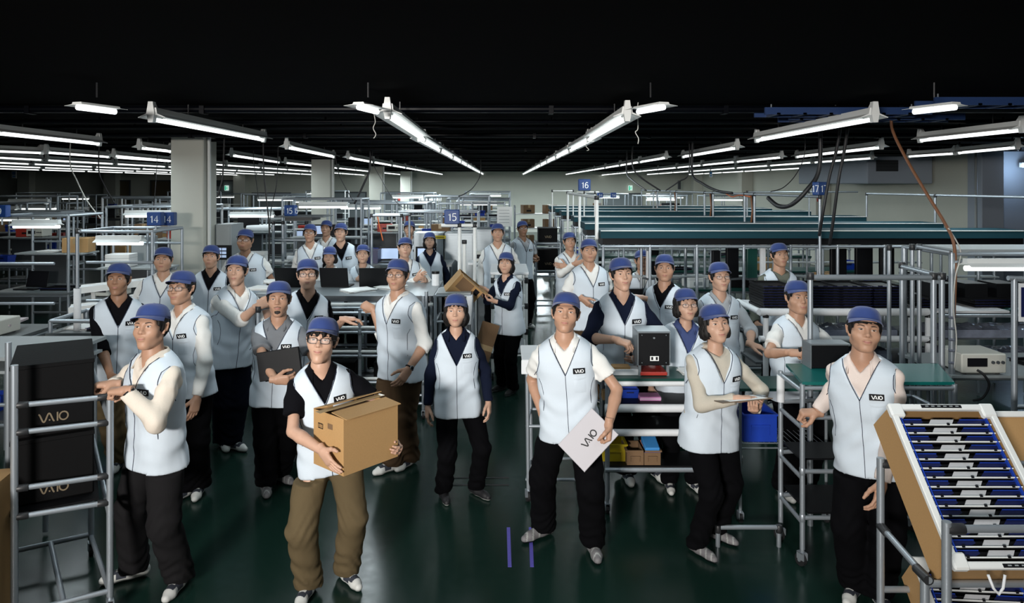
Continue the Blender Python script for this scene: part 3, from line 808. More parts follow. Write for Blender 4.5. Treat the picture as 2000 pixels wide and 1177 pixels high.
    for sd in (-1, 1):
        run([(sd*(z-v)/kv, z) for z in np.linspace(v, 1.445, 8)])
        zz = np.linspace(1.205, 1.40, 10); run([(sd*(np.interp(z, acx, acv)-.006), z) for z in zz])
        if hero:   # curved side seams
            run([(sd*x*bw*(1 if sex == 'm' else .92), z) for x, z in ((.176, 1.205), (.160, 1.17), (.150, 1.12), (.150, 1.06), (.158, 1.0))], pr*.7)
    link('piping', b.mesh('piping', True), vest)
    if badge:
        bx, bz = .088*bw, 1.268
        yb = float(py(np.array([bx]), np.array([bz]))[0]); y2 = float(py(np.array([bx+.02]), np.array([bz]))[0]); y3 = float(py(np.array([bx]), np.array([bz-.02]))[0])
        tx = unit((.02, y2-yb, 0)); tz = unit((0, yb-y3, .02)); ny = unit(np.cross(tz, tx)); tx = np.cross(ny, tz)
        Rb = TR@np.stack([tx, ny, tz], 1)
        P = b2(tow((bx, yb-.004, bz)))
        link('name_badge', badge_mesh(), vest, Matrix.LocRotScale(Vector(P), Matrix(Rb.tolist()).to_quaternion(), Vector((1, 1, 1))*s))
        if hero:
            pv, pf = patch(fn, [(bx-.045, 1.235), (bx+.045, 1.235)], [(bx-.045, 1.215), (bx, 1.203), (bx+.045, 1.215)], 9, 3, .004, -.24, 0)
            pv2, pf2 = patch(fn, [(bx-.042, 1.215), (bx+.042, 1.215)], [(bx-.042, 1.12), (bx+.042, 1.12)], 9, 6, .0022, -.24, 0)
            P_ = np.concatenate([pv, pv2]); Q_ = np.concatenate([pf, pf2+len(pv)])
            link('pocket', mesh_np('pocket', np.array([b2(tow(p)) for p in P_]), Q_[:, ::-1] if np.cross(pv[pf[0][1]]-pv[pf[0][0]], pv[pf[0][2]]-pv[pf[0][0]])[1] > 0 else Q_, M_vest), vest)
    # ---- on the head
    HM = Matrix.LocRotScale(Vector(hc-base), Matrix(Rh.tolist()).to_quaternion(), Vector((sh, sh, sh)))
    c_, br = cap_mesh(); co = link('cap', c_, root, HM); link('brim', br, co)
    link('hair', hair_mesh(hair, hero), root, HM)
    if glasses: link('glasses', glasses_mesh(glasses), root, HM)
    if beard:
        fnh = lambda P: field_at(hf, P); b = MB()
        for up, low in (([(-.026, -.052), (0, -.046), (.026, -.052)], [(-.027, -.058), (-.012, -.053), (0, -.0525), (.012, -.053), (.027, -.058)]), ([(-.022, -.076), (0, -.074), (.022, -.076)], [(-.024, -.094), (0, -.108), (.024, -.094)])):
            pv, pf = patch(fnh, up, low, 9, 4, .0022); b.add(pv, [list(q) for q in pf], M_brow)
        link('beard', b.mesh('beard', True), root, HM)
    if watch is not None:
        S, E, W, fd, nn, hd, sd = arms[0 if watch < 0 else 1]; u = unit(W-E); c = W-u*.02*s; zz = unit(nn-u*(nn@u)); yy = np.cross(zz, u)
        b = MB(); b.tube([b2(c+(yy*math.cos(a)*.031+zz*math.sin(a)*.027)*s) for a in np.linspace(0, 2*math.pi, 16, endpoint=False)], .006, M_dark, 6, True)
        q = b2(c-zz*.027*s); b.tube([q, q-zz*.008], .018, M_ss, 12); b.tube([q-zz*.008, q-zz*.0095], .014, M_dark, 12); link('wristwatch', b.mesh('wristwatch', True), root)
    return dict(root=root, arms=arms, s=s, tow=tow, f=f, ux=ux)
# ---------------------------------------------------------------- the hall
CEIL = 3.12
def struct(name, b, smooth=False): 
    o = b.obj(name, smooth=smooth); o['kind'] = 'structure'; return o
def floor_mat():
    m = bpy.data.materials.new('green_epoxy_floor'); m.use_nodes = True; nt = m.node_tree; b = nt.nodes['Principled BSDF']
    tc = nt.nodes.new('ShaderNodeTexCoord'); n1 = nt.nodes.new('ShaderNodeTexNoise'); n1.inputs['Scale'].default_value = 0.7; n1.inputs['Detail'].default_value = 6
    n2 = nt.nodes.new('ShaderNodeTexNoise'); n2.inputs['Scale'].default_value = 14; n2.inputs['Detail'].default_value = 5
    for n in (n1, n2): nt.links.new(tc.outputs['Object'], n.inputs['Vector'])
    mx = nt.nodes.new('ShaderNodeMixRGB'); mx.inputs['Color1'].default_value = (0.004, 0.016, 0.012, 1); mx.inputs['Color2'].default_value = (0.009, 0.028, 0.021, 1)
    nt.links.new(n1.outputs['Fac'], mx.inputs['Fac']); nt.links.new(mx.outputs['Color'], b.inputs['Base Color'])
    mr = nt.nodes.new('ShaderNodeMapRange'); mr.inputs['To Min'].default_value = 0.16; mr.inputs['To Max'].default_value = 0.30
    nt.links.new(n2.outputs['Fac'], mr.inputs['Value']); nt.links.new(mr.outputs['Result'], b.inputs['Roughness'])
    bp = nt.nodes.new('ShaderNodeBump'); bp.inputs['Strength'].default_value = .05; bp.inputs['Distance'].default_value = .01
    nt.links.new(n1.outputs['Fac'], bp.inputs['Height']); nt.links.new(bp.outputs['Normal'], b.inputs['Normal'])
    b.inputs['Specular IOR Level'].default_value = 0.32
    return m
M_floor = floor_mat()
M_wall = mat('cream_wall_paint', (0.56, 0.57, 0.50), 0.75, 0, 0.05, 1.5, 0.08)
M_wallb = mat('grey_wall_paint', (0.30, 0.34, 0.40), 0.75, 0, 0.06, 1.5, 0.08)
M_pillar = mat('cream_pillar_paint', (0.52, 0.52, 0.46), 0.6, 0, 0.06, 3.0, 0.1)
M_ceil = mat('black_ceiling', (0.0012, 0.0013, 0.0017), 0.9, spec=0.05)
M_duct = mat('dark_duct_metal', (0.0016, 0.0022, 0.004), 0.4, 0.0, spec=0.12)
M_doorb = mat('brown_door', (0.10, 0.075, 0.045), 0.6); M_doorg = mat('grey_door', (0.20, 0.23, 0.24), 0.5)
b = MB(); b.box((-30, -5, -.1), (17, 38, 0), M_floor); struct('floor', b)
b = MB(); b.box((-30, -5, CEIL), (17, 38, CEIL+.1), M_ceil); struct('ceiling', b)
b = MB(); b.box((-30, 37, 0), (10.1, 37.3, CEIL), M_wall); struct('wall_back', b)
b = MB(); b.box((9.9, 15.0, 0), (10.1, 37, CEIL), M_wall); struct('wall_right', b)
b = MB(); b.box((9.9, 14.8, 0), (17, 15.0, CEIL), M_wallb); struct('wall_return', b)
b = MB(); b.box((-30.2, -5, 0), (-30, 37.3, CEIL), M_wallb); struct('wall_left', b)
b = MB(); b.box((17, -5, 0), (17.2, 15.0, CEIL), M_wallb); struct('wall_outer', b)
b = MB(); b.box((-30, -5.2, 0), (17, -5, CEIL), M_wallb); struct('wall_front', b)
n = 0
for Yp in (10.2, 17.7, 25.4, 33.2):
    n += 1; b = MB(); b.box((-4.72, Yp, 0), (-4.25, Yp+.47, CEIL), M_pillar, bev=.012); b.box((-4.235, Yp+.1, 0), (-4.20, Yp+.14, CEIL), M_fix); struct('pillar_%d' % n, b)
for Yp in (35.4, 28.3, 21.6):
    n += 1; b = MB(); b.box((9.45, Yp, 0), (9.9, Yp+.5, CEIL), M_pillar, bev=.012); struct('pillar_%d' % n, b)
n += 1; b = MB(); b.box((9.6, 14.35, 0), (10.05, 14.8, CEIL), M_wallb, bev=.012); struct('pillar_%d' % n, b)
b = MB(); b.box((11.2, 14.78, 0), (11.22, 14.8, CEIL), M_joint); struct('trim_1', b)
b = MB(); b.tube([(9.45, 14.3, 0), (9.45, 14.3, CEIL)], .025, M_grey, 8); struct('trim_2', b, True)
# far wall: piers, doors
for i, (x0, x1) in enumerate(((-24.8, -23.0), (-20.4, -19.0), (-16.2, -15.2), (-13.8, -12.8))):
    n += 1; b = MB(); b.box((x0+.1, 36.5, 0), (x0+.7, 37, CEIL), M_pillar); struct('pillar_%d' % n, b)
for i, (x, m, hh) in enumerate(((-20.0, M_doorg, 2.1), (-19.7, M_doorb, 2.62), (-17.6, M_doorb, 2.62), (-14.6, M_doorg, 2.62), (-11.9, M_doorg, 1.98), (-8.0, M_doorg, 2.02), (-5.15, M_doorg, 2.02), (6.2, M_doorg, 1.95))):
    if i == 0: continue
    wdt = .95 if m is M_doorb else 1.9
    d_ = bpy.data.objects.new('door_%d' % i, None); COL.objects.link(d_); d_.location = (x, 36.98, 0); d_['kind'] = 'structure'
    b = MB(); b.box((-wdt/2, -.05, .01), (wdt/2, 0, hh), m, bev=.01); b.obj('door_leaf', d_)
    b = MB(); b.box((-wdt/2-.06, -.07, 0), (-wdt/2, .01, hh+.06), M_greyd); b.box((wdt/2, -.07, 0), (wdt/2+.06, .01, hh+.06), M_greyd); b.box((-wdt/2, -.07, hh), (wdt/2, .01, hh+.06), M_greyd); b.obj('door_frame', d_)
# ducts and pipes under the black ceiling
spec = [(6.2, .10), (7.3, .06), (8.0, .16), (9.4, .07), (10.4, .12), (11.6, .05), (13.0, .14), (15.0, .08), (17.5, .14), (20.0, .1), (24, .14), (28, .12), (33, .14)]
for i, (y, r) in enumerate(spec):
    r = min(r, .035); b = MB(); z = CEIL-.01-r
    if i % 3 == 0:
        b.box((-12, y-r*1.3, z-r*.6), (9.4, y+r*1.3, z+r), M_duct, bev=.02)
        for k in range(14): b.box((-11.6+k*1.5, y-r*1.3-.012, z-r*.6-.012), (-11.56+k*1.5, y+r*1.3+.012, z+r), M_duct)
        o = b.obj('duct')
    else:
        b.tube([(-12, y, z), (9.4, y, z)], r*.6, M_duct, 10)
        for k in range(9): b.tube([(-11+k*2.3, y, z), (-11+k*2.3, y, CEIL+.02)], .012, M_duct, 6)
        o = b.obj('ceiling_pipe', smooth=True)
    o['kind'] = 'structure'
M_tray = mat('blue_tray_paint', (0.02, 0.045, 0.13), 0.4)
# bluish cable trays high on the right
for i, (y, x0, x1) in enumerate(((6.0, 2.2, 3.6), (6.5, 2.6, 4.2), (5.3, 3.2, 6.5))):
    b = MB()
    b.box((x0, y, 3.02), (x1, y+.02, 3.08), M_tray); b.box((x0, y+.25, 3.02), (x1, y+.27, 3.08), M_tray)
    for k in range(int((x1-x0)/.22)): b.box((x0+.1+k*.22, y, 3.02), (x0+.13+k*.22, y+.27, 3.035), M_tray)
    for x in (x0+.1, x1-.1): b.tube([(x, y+.13, 3.03), (x, y+.13, CEIL+.01)], .006, M_steel, 6)
    o = b.obj('cable_tray'); o['kind'] = 'structure'

# ---------------------------------------------------------------- hanging fluorescent battens
ZL = 2.95
def batten_parts():
    if 'bat' in _u: return _u['bat']
    L = 1.0; b = MB()      # unit length along +y; cross-section true to size
    prof = [(-.035, .075), (.035, .075), (.042, .03), (.105, .002), (.105, -.004), (.04, .018), (-.04, .018), (-.105, -.004), (-.105, .002), (-.042, .03)]
    k = len(prof); V = [(x, 0, z) for x, z in prof]+[(x, L, z) for x, z in prof]
    Fs = [[i, (i+1) % k, k+(i+1) % k, k+i] for i in range(k)]+[list(range(k)), [k+i for i in range(k)][::-1]]
    b.add(V, Fs, M_fix); house = b.mesh('housing')
    b = MB(); b.tube([(0, .015, -.012), (0, .985, -.012)], .019, M_tube, 10); tube = b.mesh('tube', True)
    b = MB(); V = []
    pr2 = [(-.018, -.04), (.018, -.04), (.03, .03), (.018, .12), (-.018, .12), (-.03, .03)]
    V = [(x, -.02, z) for x, z in pr2]+[(x, .03, z) for x, z in pr2]
    b.add(V, [[0, 1, 2, 3, 4, 5], [11, 10, 9, 8, 7, 6]]+[[i, (i+1) % 6, 6+(i+1) % 6, 6+i] for i in range(6)], M_fix)
    b.prism([(0.03, -.03), (.22, .018), (.22, .03), (.10, .05), (.03, .12)], -.014, .014, M_fix, Matrix(((0, 0, 1, 0), (1, 0, 0, 0), (0, 1, 0, 0), (0, 0, 0, 1)))); end = b.mesh('lamp_holder')
    b = MB(); b.tube([(0, 0, .07), (0, 0, CEIL-ZL+.03)], .006, M_joint, 6); rod = b.mesh('hanger')
    _u['bat'] = (house, tube, end, rod); return _u['bat']
def batten(p, L, label, rz=0.0, group=None, ends=True):
    h_, t_, e_, r_ = batten_parts()
    o = empty('fluorescent_batten', p, label, 'ceiling light', group, rz)
    link('housing', h_, o, Matrix.Diagonal((1, L, 1 if ends is not None else .3, 1))); link('tube', t_, o, Matrix.Diagonal((1, L, 1, 1)))
    if ends:
        link('lamp_holder', e_, o); link('lamp_holder', e_, o, Tr(0, L, 0) @ Rz(math.pi))
    for q in ((.25, .75) if ends else (.5,)): link('hanger', r_, o, Tr(0, L*q, 0))
    return o
def batten_px(a, c, label):
    A = pix(a[0], a[1], F*(ZL-EYE)/(VY-a[1])); C = pix(c[0], c[1], F*(ZL-EYE)/(VY-c[1])); d = C-A
    return batten(A, float(np.linalg.norm(d)), label, math.atan2(-d[0], d[1]))
near = [((757, 222), (828, 271), 'white fluorescent batten left of the aisle, near end uppermost, with reflector'),
        ((1225, 227), (1150, 271), 'white fluorescent batten right of the aisle, largest of the row running to the wall'),
        ((296, 229), (515, 271), 'long white fluorescent batten crossing above the big cream pillar'),
        ((560, 286), (652, 305), 'white batten that follows the long one over the second pillar'),
        ((1708, 229), (1478, 272), 'long white fluorescent batten above the sign 17 cables'),
        ((1440, 287), (1334, 305), 'white batten above the overhead cable rail, left of sign 17'),
        ((1998, 251), (1797, 272), 'white fluorescent batten at the far right edge, upper one'),
        ((1988, 286), (1872, 297), 'white batten in front of the grey wall beside its twin, outer one'),
        ((1866, 298), (1775, 304), 'white batten in front of the grey wall beside its twin, inner one'),
        ((1722, 286), (1556, 305), 'white batten crossing behind the slanting brown cable'),
        ((-20, 256), (194, 279), 'long white batten at the upper left edge'),
        ((-60, 291), (82, 297), 'white batten below the upper left edge one, left of a pair'),
        ((90, 296), (212, 305), 'white batten below the upper left edge one, right of a pair'),
        ((272, 287), (334, 294), 'short white batten just left of the big pillar'),
        ((222, 303), (334, 313), 'white batten left of the big pillar, under the short one'),
        ((452, 302), (545, 316), 'white batten right of the big pillar near black cables')]
for a, c, lb in near: batten_px(a, c, lb)
for xa, yb, xb, lb in ((700, 205.5, 737, 'stub end of a white batten at the top, left of the aisle'), (1297, 205.5, 1246, 'stub end of a white batten at the top, right of the aisle'),
                       (150, 205.5, 226, 'stub end of a white batten at the top left'), (1868, 205.5, 1784, 'stub end of a white batten at the top right')):
    A = pix(xa, yb, F*(ZL-EYE)/(VY-yb)); C = pix(xb, 215, F*(ZL-EYE)/(VY-215)); d = C-A
    batten(A, float(np.linalg.norm(d)), lb, math.atan2(-d[0], d[1]), None, None)
ORD = ['first', 'second', 'third', 'fourth', 'fifth', 'sixth', 'seventh', 'eighth', 'ninth', 'tenth', 'eleventh', 'twelfth', 'thirteenth']
rows = [(-30, 11, 'seventh left'), (-26, 10.5, 'sixth left'), (-22, 9.5, 'fifth left'), (-18, 9.4, 'fourth left'), (-13.7, 13.2, 'third left'), (-9.6, 16.5, 'second left'), (-5.55, 13.4, 'first left'),
        (-1.78, 8.0, 'left aisle'), (1.93, 8.0, 'right aisle'), (5.9, 13.4, 'first right'), (9.9, 13.2, 'second right'), (13.5, 13.6, 'third right'), (17.4, 21.6, 'fourth right')]
for rr, y0, nm in rows:
    k = 0; y = y0; X = rr*(ZL-EYE)
    while y < 34.5 and k < 10:
        batten((X, y, ZL), 2.5, 'white fluorescent batten, %s from the near end, %s lamp row' % (ORD[k], nm), 0, 'fluorescent battens in rows under the ceiling', y < 22)
        y += 2.66; k += 1
# ---------------------------------------------------------------- cables hanging from the ceiling
def cable(pts, r, m, label, hang=True):
    P = [Vector(pix(*p)) for p in pts]
    if hang and P[0].z < CEIL+.02: P = [Vector((P[0].x+.01, P[0].y, CEIL+.03))]+P
    if len(P) > 2:   # smooth
        Q = []
        for i in range(len(P)-1):
            p0, p1, p2, p3 = P[max(i-1, 0)], P[i], P[i+1], P[min(i+2, len(P)-1)]
            for t in np.linspace(0, 1, 7, endpoint=False):
                Q.append(.5*((2*p1)+(p2-p0)*t+(2*p0-5*p1+4*p2-p3)*t*t+(3*p1-p0-3*p2+p3)*t**3))
        P = Q+[P[-1]]
    b = MB(); o0 = P[0]; b.tube([p-o0 for p in P], r, m, 6); o = b.obj('hanging_cable', None, Tr(*o0), True)
    tag(o, label, 'cable'); return o
cable([(514, 250, 11), (515, 330, 11), (520, 385, 11), (526, 450, 11), (523, 560, 10.8)], .012, M_cable, 'thick black cable hanging beside the big pillar down to a post')
cable([(543, 300, 12), (540, 360, 12), (530, 405, 12), (527, 440, 11.4)], .008, M_cable, 'thin black cable right of the thick one near the second pillar')
cable([(495, 310, 13), (500, 350, 13), (505, 388, 13)], .007, M_cable, 'short thin black cable between the first two pillars')
cable([(437, 300, 10), (434, 350, 10), (424, 385, 10)], .012, M_cable, 'black cable close to the right side of the big pillar')
cable([(137, 320, 11), (150, 352, 11), (170, 392, 11), (198, 428, 11)], .010, M_cablewh, 'pale cable slanting down to the bench lamp on the left')
cable([(193, 332, 12), (204, 362, 12), (224, 397, 12)], .012, M_cable, 'black cable slanting down left of sign 14')
cable([(307, 310, 12), (304, 360, 12), (300, 405, 12)], .006, M_cable, 'thin black cable hanging down to sign 14')
cable([(655, 305, 13), (664, 345, 13), (690, 392, 13)], .007, M_cable, 'thin black cable slanting right of the second pillar')
cable([(722, 330, 14), (710, 360, 14), (692, 398, 14)], .020, M_cable, 'thick black cable slanting left of the third pillar')
cable([(728, 316, 14), (745, 350, 14), (765, 384, 14), (785, 404, 14)], .007, M_cable, 'thin black cable slanting right past the third pillar')
cable([(938, 341, 18), (925, 365, 16), (908, 378, 14.5), (896, 383, 14)], .012, M_cable, 'black cable drooping to the racks left of the aisle')
cable([(1224, 336, 14), (1235, 352, 13), (1262, 372, 12)], .014, M_cable, 'black cable drooping to the overhead rail, first from sign 16')
cable([(1235, 322, 12), (1250, 345, 12), (1290, 372, 12)], .013, M_cable, 'black cable drooping to the overhead rail, second from sign 16')
cable([(1352, 338, 11), (1372, 358, 10.6), (1400, 372, 10.2), (1430, 377, 9.8)], .020, M_cable, 'thick black cable bundle drooping onto the overhead rail')
cable([(1600, 330, 8.1), (1575, 372, 8.1), (1545, 400, 8.2), (1520, 402, 8.4), (1500, 386, 8.6)], .026, M_cable, 'thick black cable loop left of sign 17')
cable([(1571, 302, 9), (1555, 340, 9), (1530, 366, 9), (1505, 374, 9)], .006, M_cable, 'thin cable curving down left of sign 17')
cable([(1345, 338, 11), (1325, 355, 11), (1300, 372, 11)], .010, M_cable, 'black cable crossing toward sign 16 above the rail')
cable([(1640, 258, 7.8), (1632, 300, 7.8), (1620, 345, 7.8), (1608, 410, 7.8), (1600, 460, 7.9)], .018, M_cable, 'black corrugated cable pipe right of sign 17')
cable([(1655, 252, 7.6), (1648, 300, 7.6), (1638, 350, 7.6), (1626, 440, 7.7), (1620, 478, 7.8)], .018, M_cable, 'black corrugated cable pipe farther right of sign 17')
cable([(1742, 250, 6.6), (1770, 310, 6.4), (1805, 370, 6.2), (1845, 435, 6.0), (1862, 472, 5.9), (1866, 520, 5.9), (1864, 590, 5.9), (1862, 640, 5.9)], .014, M_cablebr, 'brown cable slanting from the ceiling down to a taped post')
cable([(1852, 445, 5.95), (1876, 490, 5.9), (1866, 540, 5.86), (1862, 600, 5.86), (1868, 660, 5.86), (1864, 720, 5.86)], .005, M_cablewh, 'thin white cable running down the taped post', False)
cable([(1418, 378, 11.2), (1430, 384, 10.9), (1445, 381, 10.56), (1465, 384, 10.12)], .010, M_orange, 'orange cable coil on the overhead rail', False)
cable([(731, 222, 6.3), (733, 238, 6.3), (729, 250, 6.3), (734, 262, 6.3), (730, 270, 6.3)], .004, M_cablewh, 'pale pull cord knotted under the left aisle lamp')
cable([(1245, 215, 6), (1246, 250, 6), (1241, 258, 6), (1247, 270, 6), (1246, 281, 6)], .004, M_cablewh, 'pale pull cord knotted under the right aisle lamp')
cable([(1147, 272, 8), (1144, 284, 8), (1150, 292, 8), (1146, 294, 8)], .004, M_cablewh, 'short pale cord under the second right aisle lamp')

# ---------------------------------------------------------------- small flat signs on the far wall
def wall_sign(px, py, Y, wpx, hpx, label, kind):
    c = pix(px, py, Y); wd, hg = wpx*Y/F, hpx*Y/F; b = MB()
    if kind == 'exit':
        g = mat('exit_green', (0.02, 0.4, 0.2), 0.5, emit=(0.05, 0.75, 0.45), es=0.5); wq = mat('exit_white', (0.8, 0.9, 0.85), .5, emit=(0.75, 0.95, 0.88), es=0.7)
        b.box((-wd/2, -.05, -hg/2), (wd/2, 0, hg/2), wq, bev=.01)
        b.box((-wd*.42, -.056, -hg*.42), (-wd*.1, -.05, hg*.42), g); k = hg
        ribbon(b, [(.05*k, .22*k), (.0, .02*k), (.14*k, -.12*k), (.08*k, -.34*k)], False, .10*k, .006, g, Tr(wd*.1, -.05, 0))
        ribbon(b, [(0, .02*k), (-.1*k, -.2*k), (-.2*k, -.25*k)], False, .09*k, .006, g, Tr(wd*.1, -.05, 0)); ribbon(b, [(-.1*k, .12*k), (.2*k, .08*k)], False, .07*k, .006, g, Tr(wd*.1, -.05, 0))
        b.tube([(wd*.1+.08*k, -.056, .32*k), (wd*.1+.08*k, -.05, .32*k)], .07*k, g, 10)
    elif kind == 'info':
        b.box((-wd/2, -.03, -hg/2), (wd/2, 0, hg/2), M_paper); b.box((-wd*.35, -.034, -.02*hg), (wd*.35, -.03, hg*.4), M_lblue); b.box((-wd*.3, -.034, -hg*.35), (wd*.3, -.03, -hg*.15), M_lblue)
    elif kind == 'vent':
        b.box((-wd/2, -.12, -hg/2), (wd/2, 0, hg/2), M_greyd)
        for i in range(6): b.box((-wd*.45, -.13, -hg*.42+i*hg*.15), (wd*.45, -.12, -hg*.36+i*hg*.15), M_dark)
    elif kind == 'red':
        b.box((-wd/2, -.04, -hg/2), (wd/2, 0, hg/2), M_red); b.box((-wd*.2, -.044, 0), (wd*.2, -.04, hg*.4), M_ink)
    elif kind == 'board':
        b.box((-wd/2, -.04, -hg/2), (wd/2, 0, hg/2), M_grey); b.box((-wd*.47, -.044, -hg*.47), (wd*.47, -.04, hg*.47), M_doorg)
    o = b.obj('wall_sign' if kind in ('exit', 'info', 'red') else 'wall_panel', None, Tr(*c)); tag(o, label, 'sign' if kind in ('exit', 'info', 'red') else 'panel'); return o
wall_sign(443, 367, 36.9, 8, 10, 'green and white exit sign right of the big pillar', 'exit')
wall_sign(1231, 367, 36.9, 8, 10, 'green and white exit sign right of sign 16', 'exit')
wall_sign(28, 341, 30, 9, 14, 'small white and blue hanging sign at the left edge', 'info')
wall_sign(1388, 340, 30, 6, 12, 'small white and blue hanging sign above the right racks', 'info')
wall_sign(430, 358, 36.9, 14, 11, 'dark louvre on the far wall beside the big pillar', 'vent')
wall_sign(780, 385, 34, 5, 13, 'red notice on the far wall past the third pillar', 'red')
wall_sign(1598, 389, 21, 6, 9, 'red notice on the side wall below sign 17', 'red')
wall_sign(1326, 361, 34, 5, 17, 'dark slim panel on the far wall right of the exit sign', 'vent')
o = None
# air handling box high on the side wall
r_ = empty('air_handling_unit', (9.1, 17.6, 2.38), 'grey air handling box hung high on the side wall', 'air duct')
b = MB(); b.box((-.75, -1.2, .08), (.75, 2.6, .72), M_wallb, bev=.02); b.obj('casing', r_)
b = MB(); b.box((-.55, -1.215, .36), (-.05, -1.2, .62), M_greyd)
for i in range(8): b.box((-.55, -1.225, .375+i*.03), (-.05, -1.215, .39+i*.03), M_dark)
b.obj('grille', r_)
# wall lamp glowing on the grey wall
r_ = empty('wall_lamp', pix(2003, 322, 14.6), 'small bright lamp on the grey wall at the right edge', 'lamp')
b = MB(); b.box((-.10, -.08, -.05), (.10, .05, .05), M_fix, bev=.01); b.obj('lamp_housing', r_)
b = MB(); b.box((-.09, -.09, -.06), (.09, -.02, -.05), M_screen); b.obj('lamp_glass', r_)
pl = bpy.data.lights.new('wall_lamp_light', 'POINT'); pl.energy = 14; pl.color = (.55, .75, 1); pl.shadow_soft_size = .08; plo = bpy.data.objects.new('wall_lamp_light', pl); COL.objects.link(plo); plo.location = tuple(pix(1998, 330, 14.35))

# ---------------------------------------------------------------- numbered signs
def number_sign(txt, px, py, Y, size, label, rz=0.0, two=False, pole=.10):
    c = pix(px, py, Y); b = MB(); r_ = empty('number_sign', c-np.array((0, 0, size/2)), label, 'sign', None, rz)
    s = size; b.box((-s*.53, -s*.3, 0), (s*.53, s*.3, s), M_sign, bev=s*.05); b.obj('sign_box', r_)
    b = MB(); digits(b, txt, s*.50, M_ink, Tr(0, -s*.3-.001, s*.48))
    if two: digits(b, txt, s*.50, M_ink, Tr(-s*.53-.001, 0, s*.48) @ Rz(-math.pi/2)); digits(b, txt, s*.50, M_ink, Tr(s*.53+.001, 0, s*.48) @ Rz(math.pi/2))
    b.obj('sign_number', r_); b = MB(); b.tube([(0, 0, -pole), (0, 0, .0)], .012, M_steel, 8); b.obj('sign_post', r_); return r_
number_sign('9', 4, 412, 9.4, .16, 'blue box sign with white number 9 at the left edge')
number_sign('14', 304, 427, 9.3, .175, 'blue box sign with white number 14, left of the pair by the big pillar')
number_sign('14', 329, 427, 9.5, .175, 'blue box sign with white number 14, half hidden by the big pillar', 0, False, 1.95)
number_sign('15', 568, 411, 10.6, .16, 'blue box sign with white number 15 standing on a grey board by the second pillar', math.radians(-14), True)
number_sign('15', 883, 423, 9.4, .185, 'blue box sign with white number 15 on a white frame by the aisle')
number_sign('16', 1141, 361, 12.0, .19, 'blue box sign with white number 16 high on a post')
number_sign('17', 1602, 368, 7.9, .145, 'blue box sign with white number 17 at the end of the overhead rail', math.radians(24), True)
number_sign('14', 1172, 381, 24, .17, 'tiny far blue sign box left of its twin, behind sign 16', 0, False, 2.0)
number_sign('14', 1198, 381, 24, .17, 'tiny far blue sign box right of its twin, behind sign 16', 0, False, 2.0)

